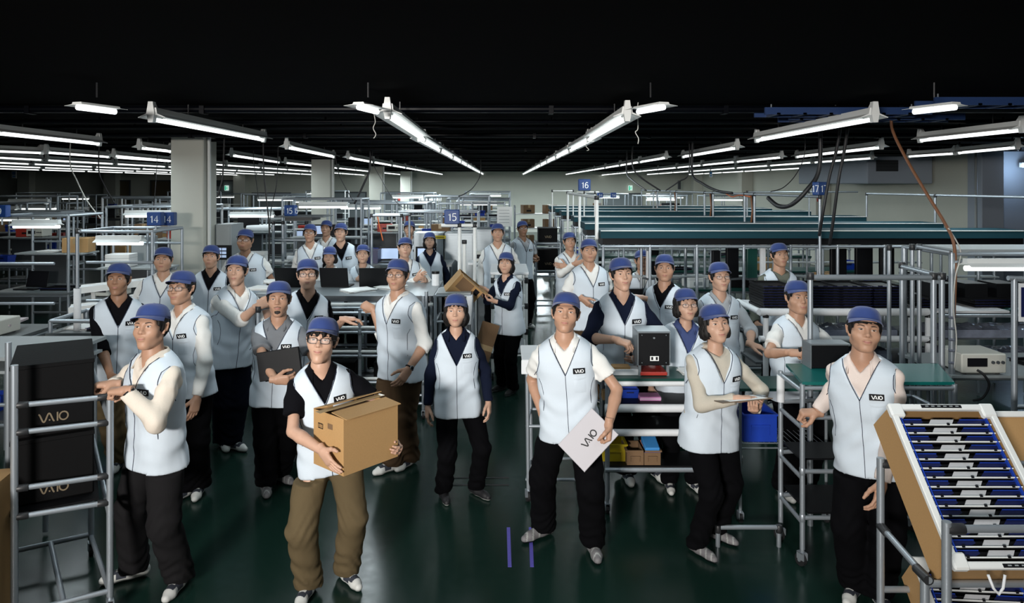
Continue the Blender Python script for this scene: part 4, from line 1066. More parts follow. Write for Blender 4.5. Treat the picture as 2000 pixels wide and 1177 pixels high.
# ---------------------------------------------------------------- pipe racks and work cells in the far left of the hall
def item(kind, p, label, rz=0.0, k=1.0, group=None):
    """a small thing standing at p"""
    key = ('item', kind)
    if key not in _u:
        b = MB()
        if kind == 'bin':
            pr = [(-.15, -.1), (.15, -.1), (.15, .1), (-.15, .1)]; o_ = [(x*.86, y*.84) for x, y in pr]
            V = [(x, y, 0) for x, y in o_]+[(x, y, .15) for x, y in pr]+[(x*.92, y*.9, .15) for x, y in pr]+[(x*.8, y*.78, .02) for x, y in pr]
            Fs = [[3, 2, 1, 0]]+[[i, (i+1) % 4, 4+(i+1) % 4, 4+i] for i in range(4)]+[[4+i, 4+(i+1) % 4, 8+(i+1) % 4, 8+i] for i in range(4)]+[[8+i, 8+(i+1) % 4, 12+(i+1) % 4, 12+i] for i in range(4)]+[[12, 13, 14, 15]]
            b.add(V, Fs, M_blue); b.box((-.06, -.108, .09), (.06, -.09, .11), M_navy)
        elif kind == 'carton':
            b.box((-.17, -.13, 0), (.17, .13, .2), M_card, bev=.004); b.box((-.03, -.131, .12), (.03, .131, .2015), M_tape); b.box((-.171, -.002, .198), (.171, .002, .202), M_cardd)
        elif kind == 'darkcarton':
            b.box((-.17, -.13, 0), (.17, .13, .24), M_cardd, bev=.004); b.box((-.03, -.131, .16), (.03, .131, .2415), M_tape); b.box((-.08, -.132, .05), (.06, -.13, .1), M_dark)
        elif kind == 'laptop':
            b.box((-.16, -.11, 0), (.16, .11, .014), M_black, bev=.004); b.box((-.13, -.02, .014), (.13, .08, .0155), M_greyd)
            R_ = Tr(0, .11, .012) @ Rx(math.radians(-14)); b.box((-.16, 0, 0), (.16, .009, .22), M_black, R_, bev=.003); b.box((-.145, -.0015, .015), (.145, 0, .205), M_dark, R_)
        elif kind == 'litlaptop':
            b.box((-.16, -.11, 0), (.16, .11, .014), M_black, bev=.004); b.box((-.13, -.02, .014), (.13, .08, .0155), M_greyd)
            R_ = Tr(0, .11, .012) @ Rx(math.radians(-14)); b.box((-.16, 0, 0), (.16, .009, .22), M_black, R_, bev=.003); b.box((-.13, -.0015, .03), (.13, 0, .19), M_screen, R_)
        elif kind == 'monitor':
            b.box((-.1, -.07, 0), (.1, .07, .012), M_black, bev=.003); b.box((-.02, .0, .01), (.02, .02, .12), M_black); b.box((-.22, -.02, .08), (.22, .01, .36), M_black, bev=.006); b.box((-.205, -.022, .095), (.205, -.02, .345), M_dark)
        elif kind == 'instrument':
            b.box((-.16, -.14, .012), (.16, .14, .15), M_beige, bev=.008); b.box((-.12, -.145, .06), (.02, -.14, .12), M_dark)
            for i in range(3): b.tube([(.06+.035*i, -.15, .09), (.06+.035*i, -.14, .09)], .012, M_greyd, 8)
            for x in (-.12, .12): b.tube([(x, -.1, 0), (x, -.1, .014)], .015, M_rubber, 8); b.tube([(x, .1, 0), (x, .1, .014)], .015, M_rubber, 8)
        elif kind == 'whitebox':
            b.box((-.15, -.12, 0), (.15, .12, .16), M_paper, bev=.004); b.box((-.15, -.121, .11), (.15, .121, .114), M_grey); b.box((-.08, -.1215, .03), (.05, -.12, .08), M_grey)
        elif kind == 'roll':
            b.tube([(-.25, 0, .07), (.25, 0, .07)], .07, M_foam, 14); b.tube([(-.252, 0, .07), (.252, 0, .07)], .025, M_cardd, 10)
        elif kind == 'papers':
            for i in range(5): b.box((-.14, -.1, i*.004), (.14, .1, i*.004+.003), M_paper, Tr(.012*((i*7) % 3-1), .01*((i*5) % 3-1), 0) @ Rz(.12*((i*3) % 4-1.5)))
        elif kind == 'blacktray':
            b.box((-.2, -.14, 0), (.2, .14, .008), M_black)
            for y0, y1 in ((-.15, -.14), (.14, .15)): b.box((-.21, y0, 0), (.21, y1, .03), M_black)
            for x0, x1 in ((-.21, -.2), (.2, .21)): b.box((x0, -.14, 0), (x1, .14, .03), M_black)
            b.box((-.22, -.16, .024), (.22, -.15, .03), M_navy); b.box((-.22, .15, .024), (.22, .16, .03), M_navy)
        elif kind == 'redbox':
            b.box((-.16, -.12, 0), (.16, .12, .16), M_red, bev=.006); b.box((-.165, -.125, .12), (.165, .125, .135), M_red); b.box((-.05, -.128, .06), (.05, -.12, .09), M_dark)
        _u[key] = b.mesh(kind)
    nm = dict(bin='storage_bin', carton='carton', darkcarton='carton', laptop='laptop', litlaptop='laptop', monitor='monitor', instrument='instrument', whitebox='white_box', roll='foam_roll', papers='paper_stack', blacktray='tray', redbox='storage_box')[kind]
    o = link(nm, _u[key], None, Matrix.LocRotScale(Vector([float(q) for q in p]), Rz(rz).to_quaternion(), Vector((k, k, k))))
    return tag(o, label, dict(storage_bin='bin', carton='carton', laptop='laptop', monitor='monitor', instrument='instrument', white_box='box', foam_roll='foam roll', paper_stack='papers', tray='tray', storage_box='box')[nm], group)
KN = dict(bin='blue plastic bin', carton='brown carton', darkcarton='dark brown carton', laptop='open black laptop', litlaptop='lit pale-screened laptop', monitor='black monitor', instrument='beige bench instrument', whitebox='white box', roll='roll of white foam', papers='loose white paper stack', blacktray='shallow black tray', redbox='red box')
def cell(x, y, wd, dp, zt, ref, lamp=True, zu=None, zw=.95, items=(), white=False, short=None, group='pipe-frame work cells across the hall'):
    """pipe-frame work cell; x,y is its near left corner"""
    r_ = empty('work_cell', (x, y, 0), ref, 'workbench', group)
    rr = .019 if y < 14 else .023
    for px_ in (0, wd):
        for py_ in (0, dp): pipe(r_, (px_, py_, .03), (px_, py_, zt), rr, M_white if white else M_steel, 'post', 8)
    for z in (.25, zw-.04, zt):
        pipe(r_, (0, 0, z), (wd, 0, z), rr, None, 'rail', 8); pipe(r_, (0, dp, z), (wd, dp, z), rr, None, 'rail', 8)
    for px_ in (0, wd): pipe(r_, (px_, 0, zt), (px_, dp, zt), rr, None, 'rail', 8); pipe(r_, (px_, 0, zw-.04), (px_, dp, zw-.04), rr, None, 'rail', 8)
    slab(r_, (wd/2, dp/2, zw-.02), (wd+.06, dp+.06, .03), M_bench, 'tabletop')
    slab(r_, (wd/2, dp/2, .27), (wd-.03, dp-.03, .02), M_greyd, 'shelf')
    for z in (.6, zw+.22, zw+.62): pipe(r_, (0, dp, z), (wd, dp, z), rr*.8, M_fix if z > .7 and y > 12 else None, 'rail', 8)
    pipe(r_, (wd*.5, dp, zw), (wd*.5, dp, zt), rr, None, 'post', 8); pipe(r_, (wd*.5+.09, dp, zw), (wd*.5+.09, dp, zt), rr*.8, None, 'post', 8)
    zu = zu or (zw+.45)
    pipe(r_, (0, dp*.8, zu), (wd, dp*.8, zu), rr, None, 'rail', 8); slab(r_, (wd/2, dp*.72, zu+.02), (wd-.05, dp*.5, .02), M_grey, 'shelf')
    slab(r_, (wd*.27, dp-.02, zw+.02), (wd*.44, .012, zu-zw-.05), M_greyd, 'back_panel')
    if lamp:
        h_, t_, e_, q_ = batten_parts(); L = min(1.0, wd*.62)
        if 'bt' not in _u:
            b = MB(); b.tube([(0, 0, 0), (0, 1, 0)], .022, M_tubeb, 8); _u['bt'] = b.mesh('lamp_tube', True)
        M0 = Tr(wd/2+L/2, .12, zt-.13) @ Rz(math.pi/2)
        link('lamp_housing', h_, r_, M0 @ Matrix.Diagonal((1, L, 1, 1))); link('lamp_tube', _u['bt'], r_, M0 @ Tr(0, 0, -.02) @ Matrix.Diagonal((1, L, 1, 1)))
        for q in (.1, .9): pipe(r_, (wd/2-L/2+L*q, .12, zt-.06), (wd/2-L/2+L*q, .12, zt), .006, M_joint, 'lamp_hook', 6)
    for i, (kd, fx, lev) in enumerate(items):
        z = {0: zw+.011, 1: zu+.041, 2: .291}[lev]; yy = dp*(.35 if lev == 0 else .72 if lev == 1 else .5)
        item(kd, (x+wd*fx, y+yy, z), '%s on the %s of the %s' % (KN[kd], ('tabletop', 'upper shelf', 'low shelf')[lev], short or ref), (i*37 % 7-3)*.05, 1.0 if dp > .5 else .8)
    return r_
kinds = ['bin', 'laptop', 'carton', 'instrument', 'monitor', 'whitebox', 'darkcarton', 'litlaptop', 'papers', 'redbox', 'roll', 'blacktray']
grid_rows = [(13.2, [-9.6, -6.9, -4.05, -1.9]), (14.7, [-11.2, -8.2, -5.9, -3.0]), (16.2, [-11.5, -8.5, -3.95, -1.75]), (19.4, [-13.5, -10.2, -7.0, -3.6, -1.5]), (23, [-15.6, -11.6, -7.8, -3.9, -1.45]), (27, [-17, -12.6, -8.2, -4.1, -1.4]), (31, [-18, -13, -8.5, -4, -1.4])]
c_ = 0
for ri, (y, xs) in enumerate(grid_rows):
    for ci, x in enumerate(xs):
        its = []
        for q in range(4 if y < 20 else 3):
            kd = kinds[(c_*5+q*3+ri) % len(kinds)]
            if kd not in [t[0] for t in its]: its.append((kd, (.18, .5, .8, .35)[q], (0, 1, 0, 1)[q]))
        lab = 'silver pipe work cell, %s from left, %s row behind the left crowd' % (ORD[ci], ORD[ri]); sh_ = '%s work cell, %s row' % (ORD[ci], ORD[ri])
        cell(x, y, 1.45 if y < 18 else 1.7, .75, 1.93+.12*((c_*7) % 3), lab, c_ % 2 == 0, None, .95, its, c_ % 4 == 1, sh_); c_ += 1
# far right cells behind the teal shelves
for ci, (x, y) in enumerate(((4.6, 24.5), (6.9, 24.5), (3.4, 29), (6.0, 29))):
    cell(x, y, 1.7, .8, 2.06, 'silver pipe work cell %s of four far behind the teal shelves' % ORD[ci], True, None, .95, [(kinds[(ci*3) % 12], .3, 1), (kinds[(ci*3+4) % 12], .7, 1)], False, '%s cell behind the teal shelves' % ORD[ci])
# ---------------------------------------------------------------- teal-topped assembly lines on the right
def teal_row(Y, x0, x1, label, n):
    r_ = empty('assembly_line', (x0, Y, 0), label, 'workbench', 'teal-topped assembly lines'); L = x1-x0
    slab(r_, (L/2, .28, 1.812), (L, .56, .088), M_teal, 'canopy'); slab(r_, (L/2, -.004, 1.895), (L, .02, .009), M_fix, 'edge_strip')
    slab(r_, (L/2, .28, 1.735), (L-.06, .46, .075), M_black, 'canopy_box')
    for y in (.02, .54): pipe(r_, (0, y, 1.715), (L, y, 1.715), .018, None, 'rail', 8); pipe(r_, (0, y, .95), (L, y, .95), .018, None, 'rail', 8); pipe(r_, (0, y, .3), (L, y, .3), .018, None, 'rail', 8)
    xs = np.linspace(.03, L-.03, n)
    for x in xs:
        for y in (.02, .54): pipe(r_, (x, y, .02), (x, y, 1.735), .018, None, 'post', 8)
        pipe(r_, (x, .02, 1.715), (x, .54, 1.715), .018, None, 'rail', 8)
    slab(r_, (L/2, .28, .965), (L, .6, .025), M_greenmat, 'tabletop'); slab(r_, (L/2, .5, 1.30), (L-.1, .16, .015), M_grey, 'shelf')
    slab(r_, (L/2, .28, .31), (L, .5, .02), M_greyd, 'shelf')
    return r_
nm = ['nearest', 'second', 'third', 'fourth', 'fifth', 'sixth', 'seventh']
TY = [(8.3, 1.14, 6.1), (9.9, 1.14, 6.1), (12.0, 1.2, 6.1), (14.5, 1.2, 6.25), (16.2, 1.2, 6.1), (18.2, 1.2, 6.1)]
for i, (Y, x0, x1) in enumerate(TY):
    teal_row(Y, x0, x1, 'long assembly line under a teal canopy, %s from the crowd' % nm[i], 10 if i == 0 else 7)
    ks = ['laptop', 'blacktray', 'papers', 'instrument', 'monitor', 'whitebox', 'litlaptop', 'blacktray', 'carton', 'bin']
    for q in range(8 if i < 2 else 4):
        kd = ks[(q+i*3) % len(ks)]; 
        item(kd, (x0+.35+q*(x1-x0-.6)/(7 if i < 2 else 3), Y+.26, .991), '%s, %s along the %s teal canopy line' % (KN[kd], ORD[q], nm[i]), math.pi if 'laptop' in kd else .1*q)
# tall black rack boards and green cards standing on the nearest line
for q, (px, w_, h_, m_) in enumerate(((1400, .10, .34, M_black), (1432, .16, .40, M_black), (1470, .14, .36, M_greenmat), (1492, .06, .42, M_foam), (1640, .22, .36, M_black), (1690, .24, .40, M_black), (1735, .2, .38, M_black), (1268, .05, .34, M_foam))):
    X = (px-VX)*8.42/F; b = MB(); b.box((-w_/2, -.02, 0), (w_/2, .02, h_), m_, bev=.004); b.box((-w_/2-.02, -.06, 0), (w_/2+.02, .06, .02), M_greyd)
    o = b.obj('rack_board', None, Tr(X, 8.46, 1.316) @ Rz(.3)); tag(o, 'upright %s board, %s on the shelf of the nearest teal line' % ({M_black: 'black', M_greenmat: 'green', M_foam: 'white'}[m_], ORD[q]), 'board')
def frame_rail(label, pts, posts, r=.016, name='pipe_stand', m=None):
    o0 = np.array(pts[0]); r_ = empty(name, (o0[0], o0[1], 0), label, 'pipe stand')
    for a, c in zip(pts, pts[1:]): pipe(r_, np.array(a)-(o0[0], o0[1], 0), np.array(c)-(o0[0], o0[1], 0), r, m, 'rail', 8)
    for (x, y, z0, z1) in posts:
        pipe(r_, (x-o0[0], y-o0[1], z0), (x-o0[0], y-o0[1], z1), r, m, 'post', 8)
        joints(r_, [(x-o0[0], y-o0[1], z1-.02)], r*1.35, .05)
    return r_
frame_rail('overhead cable rail running back over the teal lines to sign 17', [(3.5, 7.9, 2.3), (3.5, 18.0, 2.3)], [(3.5, y, 1.9 if y > 8 else 0.0, 2.32) for y in (7.9, 9.95, 10.35, 11.9, 12.4, 14.4, 14.9, 16.2, 16.6, 18.0)])
frame_rail('second thinner rail right of the overhead cable rail', [(4.1, 12.0, 2.31), (6.1, 12.3, 2.31)], [(4.1, 12.0, 1.9, 2.33), (5.2, 12.15, 1.9, 2.33)], .013)
frame_rail('pipe rail over the right ends of the teal lines', [(6.1, 12.0, 2.285), (6.12, 7.6, 2.285)], [(6.1, 12.0, 1.9, 2.3), (6.1, 10.1, 1.9, 2.3)], .016)
frame_rail('white pipe gantry over the left ends of the teal lines', [(1.27, 13.9, 2.27), (1.11, 8.42, 2.285)], [(1.27, 13.9, 0, 2.3), (1.22, 11.3, 0, 2.3), (1.11, 8.42, 0, 2.3)], .022, m=M_fix)
frame_rail('thin white pipe frame left of sign 16', [(1.0, 14.35, 2.31), (1.42, 14.35, 2.31)], [(1.0, 14.35, 0, 2.33), (1.42, 14.35, 0, 2.33)], .012, m=M_fix)
frame_rail('small white plate rail holding sign 16', [(1.25, 12.0, 2.31), (1.62, 12.0, 2.31)], [(1.37, 12.0, 1.9, 2.32), (1.55, 12.0, 1.9, 2.32)], .012, m=M_fix)
# cable bundles down the drop posts
for q, y in enumerate((10.15, 12.15, 14.65, 16.4)):
    b = MB()
    for dx, dy in ((0, 0), (.025, .01), (.01, .03)): b.tube([(dx, dy, 0), (dx+.02, dy, .2), (dx, dy, .45)], .012, M_cable if dy else M_cablebr, 6)
    o = b.obj('cable_bundle', None, Tr(3.52, y, 1.86), True); tag(o, 'bundle of cables dropping from the overhead rail, %s from near end' % ORD[q], 'cable')

# ---------------------------------------------------------------- benches and frames on the right
# taped post bench at the right edge
r_ = empty('work_cell', (3.7, 5.9, 0), 'steel bench frame with a taped post and a long lit lamp at the right edge', 'workbench')
for x, y in ((0, 0), (1.5, 0), (0, .7), (1.5, .7)): pipe(r_, (x, y, .02), (x, y, 1.87), .024, None, 'post')
for a, c in (((0, 0, 1.86), (1.5, 0, 1.86)), ((0, .7, 1.86), (1.5, .7, 1.86)), ((0, 0, 1.86), (-.0, .7, 1.86)), ((0, 0, .84), (1.5, 0, .84)), ((0, .7, .84), (1.5, .7, .84)), ((0, 0, 1.80), (1.5, 0, 1.80))): pipe(r_, a, c, .017, None, 'rail')
slab(r_, (.75, .35, .855), (1.56, .8, .02), M_grey, 'tabletop'); slab(r_, (.78, .3, 1.875), (1.4, .5, .02), M_grey, 'shelf'); slab(r_, (.75, .45, .25), (1.5, .5, .02), M_greyd, 'shelf')
for z in (.96, 1.06, 1.15, 1.24, 1.33): pipe(r_, (0, 0, z), (0, 0, z+.022), .0255, M_wrap, 'tape_band', 10)
h_, t_, e_, q_ = batten_parts(); M0 = Tr(1.35, -.09, 1.775) @ Rz(math.pi/2); link('lamp_housing', h_, r_, M0 @ Matrix.Diagonal((.8, 1.3, .8, 1))); link('lamp_tube', _u['bt'], r_, M0 @ Tr(0, 0, -.02) @ Matrix.Diagonal((1, 1.3, 1, 1)))
slab(r_, (.75, .55, 1.42), (1.4, .3, .02), M_black, 'shelf')
for q in range(5): slab(r_, (.2+q*.28, .55, 1.44), (.2, .26, .12), M_black, 'shelf_bin')
item('instrument', (3.94, 6.02, .877), 'beige instrument with dials on the steel bench at the right edge', 0, 1.15)
cable([(1908, 722, 5.86), (1922, 732, 5.84), (1932, 752, 5.84), (1920, 776, 5.86), (1900, 782, 5.9)], .010, M_cable, 'grey lead looping from the beige instrument', False)
item('blacktray', (4.7, 6.2, .877), 'black tray beside the beige instrument', .1)
# frame over the green cart
frame_rail('upright pipe frame behind the green-topped cart', [(2.20, 5.12, 1.77), (3.16, 5.12, 1.77), (3.24, 5.81, 1.77)], [(2.20, 5.12, 0, 1.80), (3.08, 5.12, 0, 1.80), (3.14, 5.12, 0, 1.80), (3.24, 5.81, 0, 1.80)], .020)
frame_rail('tall pipe frame beside the taped post', [(3.5, 6.05, 1.91), (3.66, 5.86, 1.88)], [(3.5, 6.12, 0, 1.92), (3.56, 6.12, 0, 1.92), (3.40, 6.3, .9, 1.9)], .018)
# tray rack
r_ = empty('tray_rack', (2.42, 6.8, 0), 'rack with white foam-wrapped beams carrying the stacks of black trays', 'rack'); 
for z, rr in ((1.225, .036), (.97, .030)): pipe(r_, (.02, 0, z), (1.62, 0, z), rr, M_foam, 'foam_beam', 14)
for x in (.02, .08): 
    pipe(r_, (x, .0 if x > .05 else .5, .02), (x, .0 if x > .05 else .5, 1.22), .016, M_steel, 'post'); pipe(r_, (x, .0 if x > .05 else .5, .98), (x, .0 if x > .05 else .5, 1.17), .027, M_foam, 'foam_sleeve'); pipe(r_, (x, .0 if x > .05 else .5, .60), (x, .0 if x > .05 else .5, .93), .027, M_foam, 'foam_sleeve')
for x in (1.46, 1.62): pipe(r_, (x, 0, .02), (x, 0, 1.2), .016, None, 'post'); pipe(r_, (x, 0, 1.0), (x, 0, 1.19), .028, M_foam, 'foam_sleeve'); pipe(r_, (x, 0, .62), (x, 0, .94), .028, M_foam, 'foam_sleeve')
joints(r_, [(x, y, z) for x, y in ((.02, .5), (.08, 0), (1.46, 0), (1.62, 0)) for z in (1.2, .96)], .03, .05)
slab(r_, (1.2, .34, 1.215), (2.4, .66, .02), M_white, 'shelf'); pipe(r_, (.02, 0, 1.225), (.02, .62, 1.225), .03, M_foam, 'foam_beam'); pipe(r_, (1.72, 0, 1.19), (2.9, 0, 1.19), .017, None, 'rail')
slab(r_, (1.2, .34, .72), (2.4, .6, .02), M_greyd, 'shelf'); slab(r_, (1.2, .34, .955), (2.4, .6, .015), M_greyd, 'shelf')
for z, x0, x1, q in ((1.045, .5, 1.35, 'upper left'), (1.045, 1.75, 3.0, 'upper right'), (.80, .5, 1.3, 'lower left'), (.80, 1.7, 2.7, 'lower right')):
    b = MB(); NX, NY = 30, 5; V = []
    for k in (0, 1):
        for i in range(NX+1):
            for j in range(NY+1):
                t, u = i/NX, j/NY; V.append((x0+(x1-x0)*t, -.16+.36*u, k*(.085+.012*math.sin(37*t+5*u)*math.sin(9*u+3)+.008*math.sin(71*t)) if 0 < j < NY else k*.075))
    g = lambda k, i, j: k*(NX+1)*(NY+1)+i*(NY+1)+j
    Fs = [[g(1, i, j), g(1, i+1, j), g(1, i+1, j+1), g(1, i, j+1)] for i in range(NX) for j in range(NY)]+[[g(0, i, j), g(0, i, j+1), g(0, i+1, j+1), g(0, i+1, j)] for i in range(NX) for j in range(NY)]
    Fs += [[g(0, i, 0), g(0, i+1, 0), g(1, i+1, 0), g(1, i, 0)] for i in range(NX)]+[[g(0, i, NY), g(1, i, NY), g(1, i+1, NY), g(0, i+1, NY)] for i in range(NX)]
    Fs += [[g(0, 0, j), g(1, 0, j), g(1, 0, j+1), g(0, 0, j+1)] for j in range(NY)]+[[g(0, NX, j), g(0, NX, j+1), g(1, NX, j+1), g(1, NX, j)] for j in range(NY)]
    b.add(V, Fs, M_wrap); o = b.obj('wrapped_pack', None, Tr(2.42, 7.0, .972 if z > 1 else .742), False); tag(o, 'flat pack in clear plastic wrap, %s one on the foam-wrapped rack' % q, 'pack')
def tray_stack_mesh():
    if 'tray' not in _u:
        b = MB(); b.box((-.14, -.2, 0), (.14, .2, .006), M_black); 
        for x0, x1, y0, y1 in ((-.15, -.14, -.2, .2), (.14, .15, -.2, .2), (-.15, .15, -.21, -.2), (-.15, .15, .2, .21)): b.box((x0, y0, 0), (x1, y1, .022), M_black)
        b.box((-.16, -.22, .017), (.16, -.208, .022), M_navy); 
        for x in (-.09, 0, .09): b.box((x-.02, -.212, .022), (x+.02, -.20, .03), M_black)
        _u['tray'] = b.mesh('tray')
    return _u['tray']
for si, (px, Y, n) in enumerate(((1507, 7.05, 9), (1594, 7.05, 9), (1650, 7.05, 9), (1716, 7.05, 9), (1808, 7.15, 12), (1908, 7.2, 8), (1966, 7.2, 8))):
    X = (px-VX)*Y/F
    for k in range(n):
        o = link('tray', tray_stack_mesh(), None, Tr(X+.004*((k*5) % 3-1), Y+.004*((k*7) % 3-1), 1.236+k*.0255)); tag(o, 'black tray, %s from the bottom, %s stack on the white rack' % (ORD[k], ORD[si]), 'tray', 'black trays stacked on the white rack')
# hanging sign at the right edge
r_ = empty('work_station_sign', (3.26, 4.62, 0), 'dark blue sign with white characters on pipe posts at the right edge', 'sign')
pipe(r_, (.04, 0, .02), (.04, 0, 1.83), .018, None, 'post'); pipe(r_, (.62, 0, .02), (.62, 0, 1.83), .018, None, 'post'); pipe(r_, (0, 0, 1.83), (.7, 0, 1.80), .016, None, 'rail'); pipe(r_, (.04, 0, 1.0), (.62, 0, 1.0), .016, None, 'rail')
b = MB(); b.box((.05, -.03, 1.555), (.60, -.022, 1.80), M_white); b.box((.062, -.033, 1.585), (.588, -.03, 1.775), M_navy); b.obj('sign_panel', r_)
b = MB(); S_ = lambda x, z: Tr(.145+x, -.0335, 1.645+z)
def strokes(lst, k, x, z, wd=.009):
    for st in lst: ribbon(b, [(p*k, q*k) for p, q in st], False, wd, .001, M_ink, S_(x, z))
strokes([[(.15, .95), (.02, .72)], [(.12, .88), (.38, .88), (.28, .72)], [(.08, .70), (.08, .25), (.02, .0)], [(.08, .70), (.42, .70), (.42, .02), (.34, .02)], [(.08, .48), (.42, .48)], [(.08, .26), (.42, .26)], [(.25, .70), (.25, .05)],
         [(.52, .92), (.92, .92), (.88, .62), (.80, .62)], [(.70, .92), (.66, .72), (.52, .60)], [(.60, .55), (.54, .36)], [(.56, .44), (.94, .44)], [(.48, .22), (.98, .22)], [(.74, .56), (.74, .0)]], .075, -.045, -.005, .0045)
strokes([[(.02, .68), (.44, .68)], [(.24, .96), (.24, .0)], [(.24, .64), (.02, .28)], [(.26, .60), (.44, .40)], [(.92, .92), (.56, .82)], [(.58, .84), (.58, .36), (.48, .02)], [(.58, .54), (.98, .54)], [(.80, .54), (.80, .0)]], .075, .045, -.005, .0045)
b.obj('sign_text', r_)

# ---------------------------------------------------------------- bench behind the seated checkers (right middle)
r_ = empty('assembly_bench', (.76, 5.3, 0), 'dark bench with three white foam edges below the black test machine', 'workbench')
for z, m_, rr, nm_ in ((.965, M_foam, .022, 'foam_edge'), (.78, M_foam, .030, 'foam_edge'), (.60, M_foam, .026, 'foam_edge'), (.325, M_steel, .018, 'rail')):
    pipe(r_, (0, 0, z), (.92, 0, z), rr, m_, nm_, 14); pipe(r_, (0, .32, z), (.92, .32, z), .018, M_steel, 'rail', 8)
for x in (.02, .9):
    for y in (.02, .31): pipe(r_, (x, y, .10), (x, y, .98), .018, None, 'post'); caster(r_, x, y, -.02+.0)
slab(r_, (.46, .16, .985), (.96, .36, .02), M_greenmat, 'tabletop'); 
for z in (.79, .61, .335): slab(r_, (.46, .16, z), (.90, .30, .015), M_black, 'shelf')
zt_ = 1.006
# test machine
m_ = empty('test_machine', ((1273-VX)*5.42/F, 5.44, zt_), 'black upright test machine with a white label on the dark bench', 'machine')
b = MB(); b.box((-.115, -.10, .08), (.115, .12, .325), M_black, bev=.004); b.obj('housing', m_); b = MB(); b.box((-.122, -.105, .322), (.122, .12, .335), M_ss); b.box((-.122, -.10, .08), (-.115, .12, .325), M_ss); b.box((.115, -.10, .08), (.122, .12, .325), M_ss); b.obj('steel_frame', m_)
b = MB(); b.box((-.03, -.106, .115), (.035, -.10, .15), M_paper); b.box((-.022, -.108, .122), (-.008, -.106, .145), M_dark); b.box((.012, -.108, .122), (.026, -.106, .145), M_dark); b.obj('label_plate', m_)
b = MB(); 
for x in (-.105, .105): b.box((x-.01, -.09, .0), (x+.01, -.07, .08), M_ss); b.box((x-.01, .09, .0), (x+.01, .11, .08), M_ss)
b.box((-.10, -.1, .004), (.10, .1, .03), M_red, bev=.004); b.obj('base_tray', m_); b = MB(); b.tube([(0, -.106, .285), (0, -.100, .285)], .008, M_ss, 8)
for x in (-.09, .09):
    for z in (.10, .305): b.tube([(x, -.103, z), (x, -.100, z)], .004, M_ss, 6)
b.obj('screw', m_)
item('papers', (1.47, 5.46, zt_), 'small pile of papers right of the black test machine', .2, .8)
b = MB(); b.box((-.13, -.06, 0), (.13, .06, .045), M_white, bev=.004); b.box((-.07, -.05, .045), (.06, .05, .06), M_card); o = b.obj('parts_tray', None, Tr(.90, 5.42, zt_)); tag(o, 'white parts tray left of the black test machine', 'tray')
def px_item(kind, px, Y, z, label, rz=0, k=1.0): return item(kind, ((px-VX)*Y/F, Y, z), label, rz, k)
px_item('bin', 1229, 5.5, .806, 'small blue bin on the first shelf under the test machine', 0, .45)
px_item('carton', 1190, 5.45, .806, 'small brown carton on the first shelf under the test machine', 0, .32)
b = MB(); b.box((-.08, -.06, 0), (.08, .06, .03), M_pink, bev=.003); b.box((-.08, -.0605, .013), (.08, -.06, .017), M_white); o = b.obj('pink_pack', None, Tr((1265-VX)*5.5/F, 5.45, .806)); tag(o, 'flat pink pack on the first shelf under the test machine', 'pack')
def open_bin(px, Y, z, wd, dp, hg, m, label, name='storage_bin', cat='bin', fill=None):
    b = MB(); t = .006; w2, d2 = wd/2, dp/2
    b.box((-w2, -d2, 0), (w2, d2, t), m); b.box((-w2, -d2, t), (w2, -d2+t, hg), m); b.box((-w2, d2-t, t), (w2, d2, hg), m); b.box((-w2, -d2+t, t), (-w2+t, d2-t, hg), m); b.box((w2-t, -d2+t, t), (w2, d2-t, hg), m)
    b.box((-w2-.008, -d2-.008, hg-.012), (w2+.008, -d2, hg), m); b.box((-w2-.008, d2, hg-.012), (w2+.008, d2+.008, hg), m); b.box((-w2-.008, -d2, hg-.012), (-w2, d2, hg), m); b.box((w2, -d2, hg-.012), (w2+.008, d2, hg), m)
    r_ = empty(name, ((px-VX)*Y/F, Y, z), label, cat); b.obj('tub', r_)
    b = MB(); b.box((-wd*.28, -d2-.012, hg*.55), (wd*.28, -d2, hg*.62), m); b.box((-wd*.28, -d2-.006, hg*.25), (-wd*.26, -d2, hg*.55), m); b.box((wd*.26, -d2-.006, hg*.25), (wd*.28, -d2, hg*.55), m); b.obj('front_rib', r_)
    if fill: b = MB(); b.box((-w2+t, -d2+t, hg*.4), (w2-t, d2-t, hg*.75), fill, bev=.01); b.obj('contents', r_)
    return r_
open_bin(1196, 5.5, .352, .18, .22, .13, M_yellow, 'yellow plastic bin on the bottom shelf of the dark bench')
open_bin(1236, 5.42, .352, .125, .2, .11, M_cardd, 'open brown carton beside the yellow bin', 'carton', 'carton')
open_bin(1269, 5.42, .352, .12, .2, .11, M_cardd, 'open brown carton under the light blue pack', 'carton', 'carton')
b = MB(); b.box((-.055, -.09, 0), (.055, .08, .085), M_lblue, Rx(.25), bev=.006); b.box((-.06, -.092, .05), (.06, -.088, .056), M_blue, Rx(.25)); o = b.obj('soft_pack', None, Tr((1269-VX)*5.42/F, 5.42, .42)); tag(o, 'light blue pack stuffed in a brown carton', 'pack')
b = MB(); b.box((-.015, -.06, 0), (.015, .06, .11), M_orange, bev=.004); b.box((-.016, -.03, .03), (.016, .03, .05), M_red); o = b.obj('orange_pack', None, Tr((1252-VX)*5.44/F, 5.46, .36) @ Ry(.2)); tag(o, 'slim orange pack between two brown cartons', 'pack')
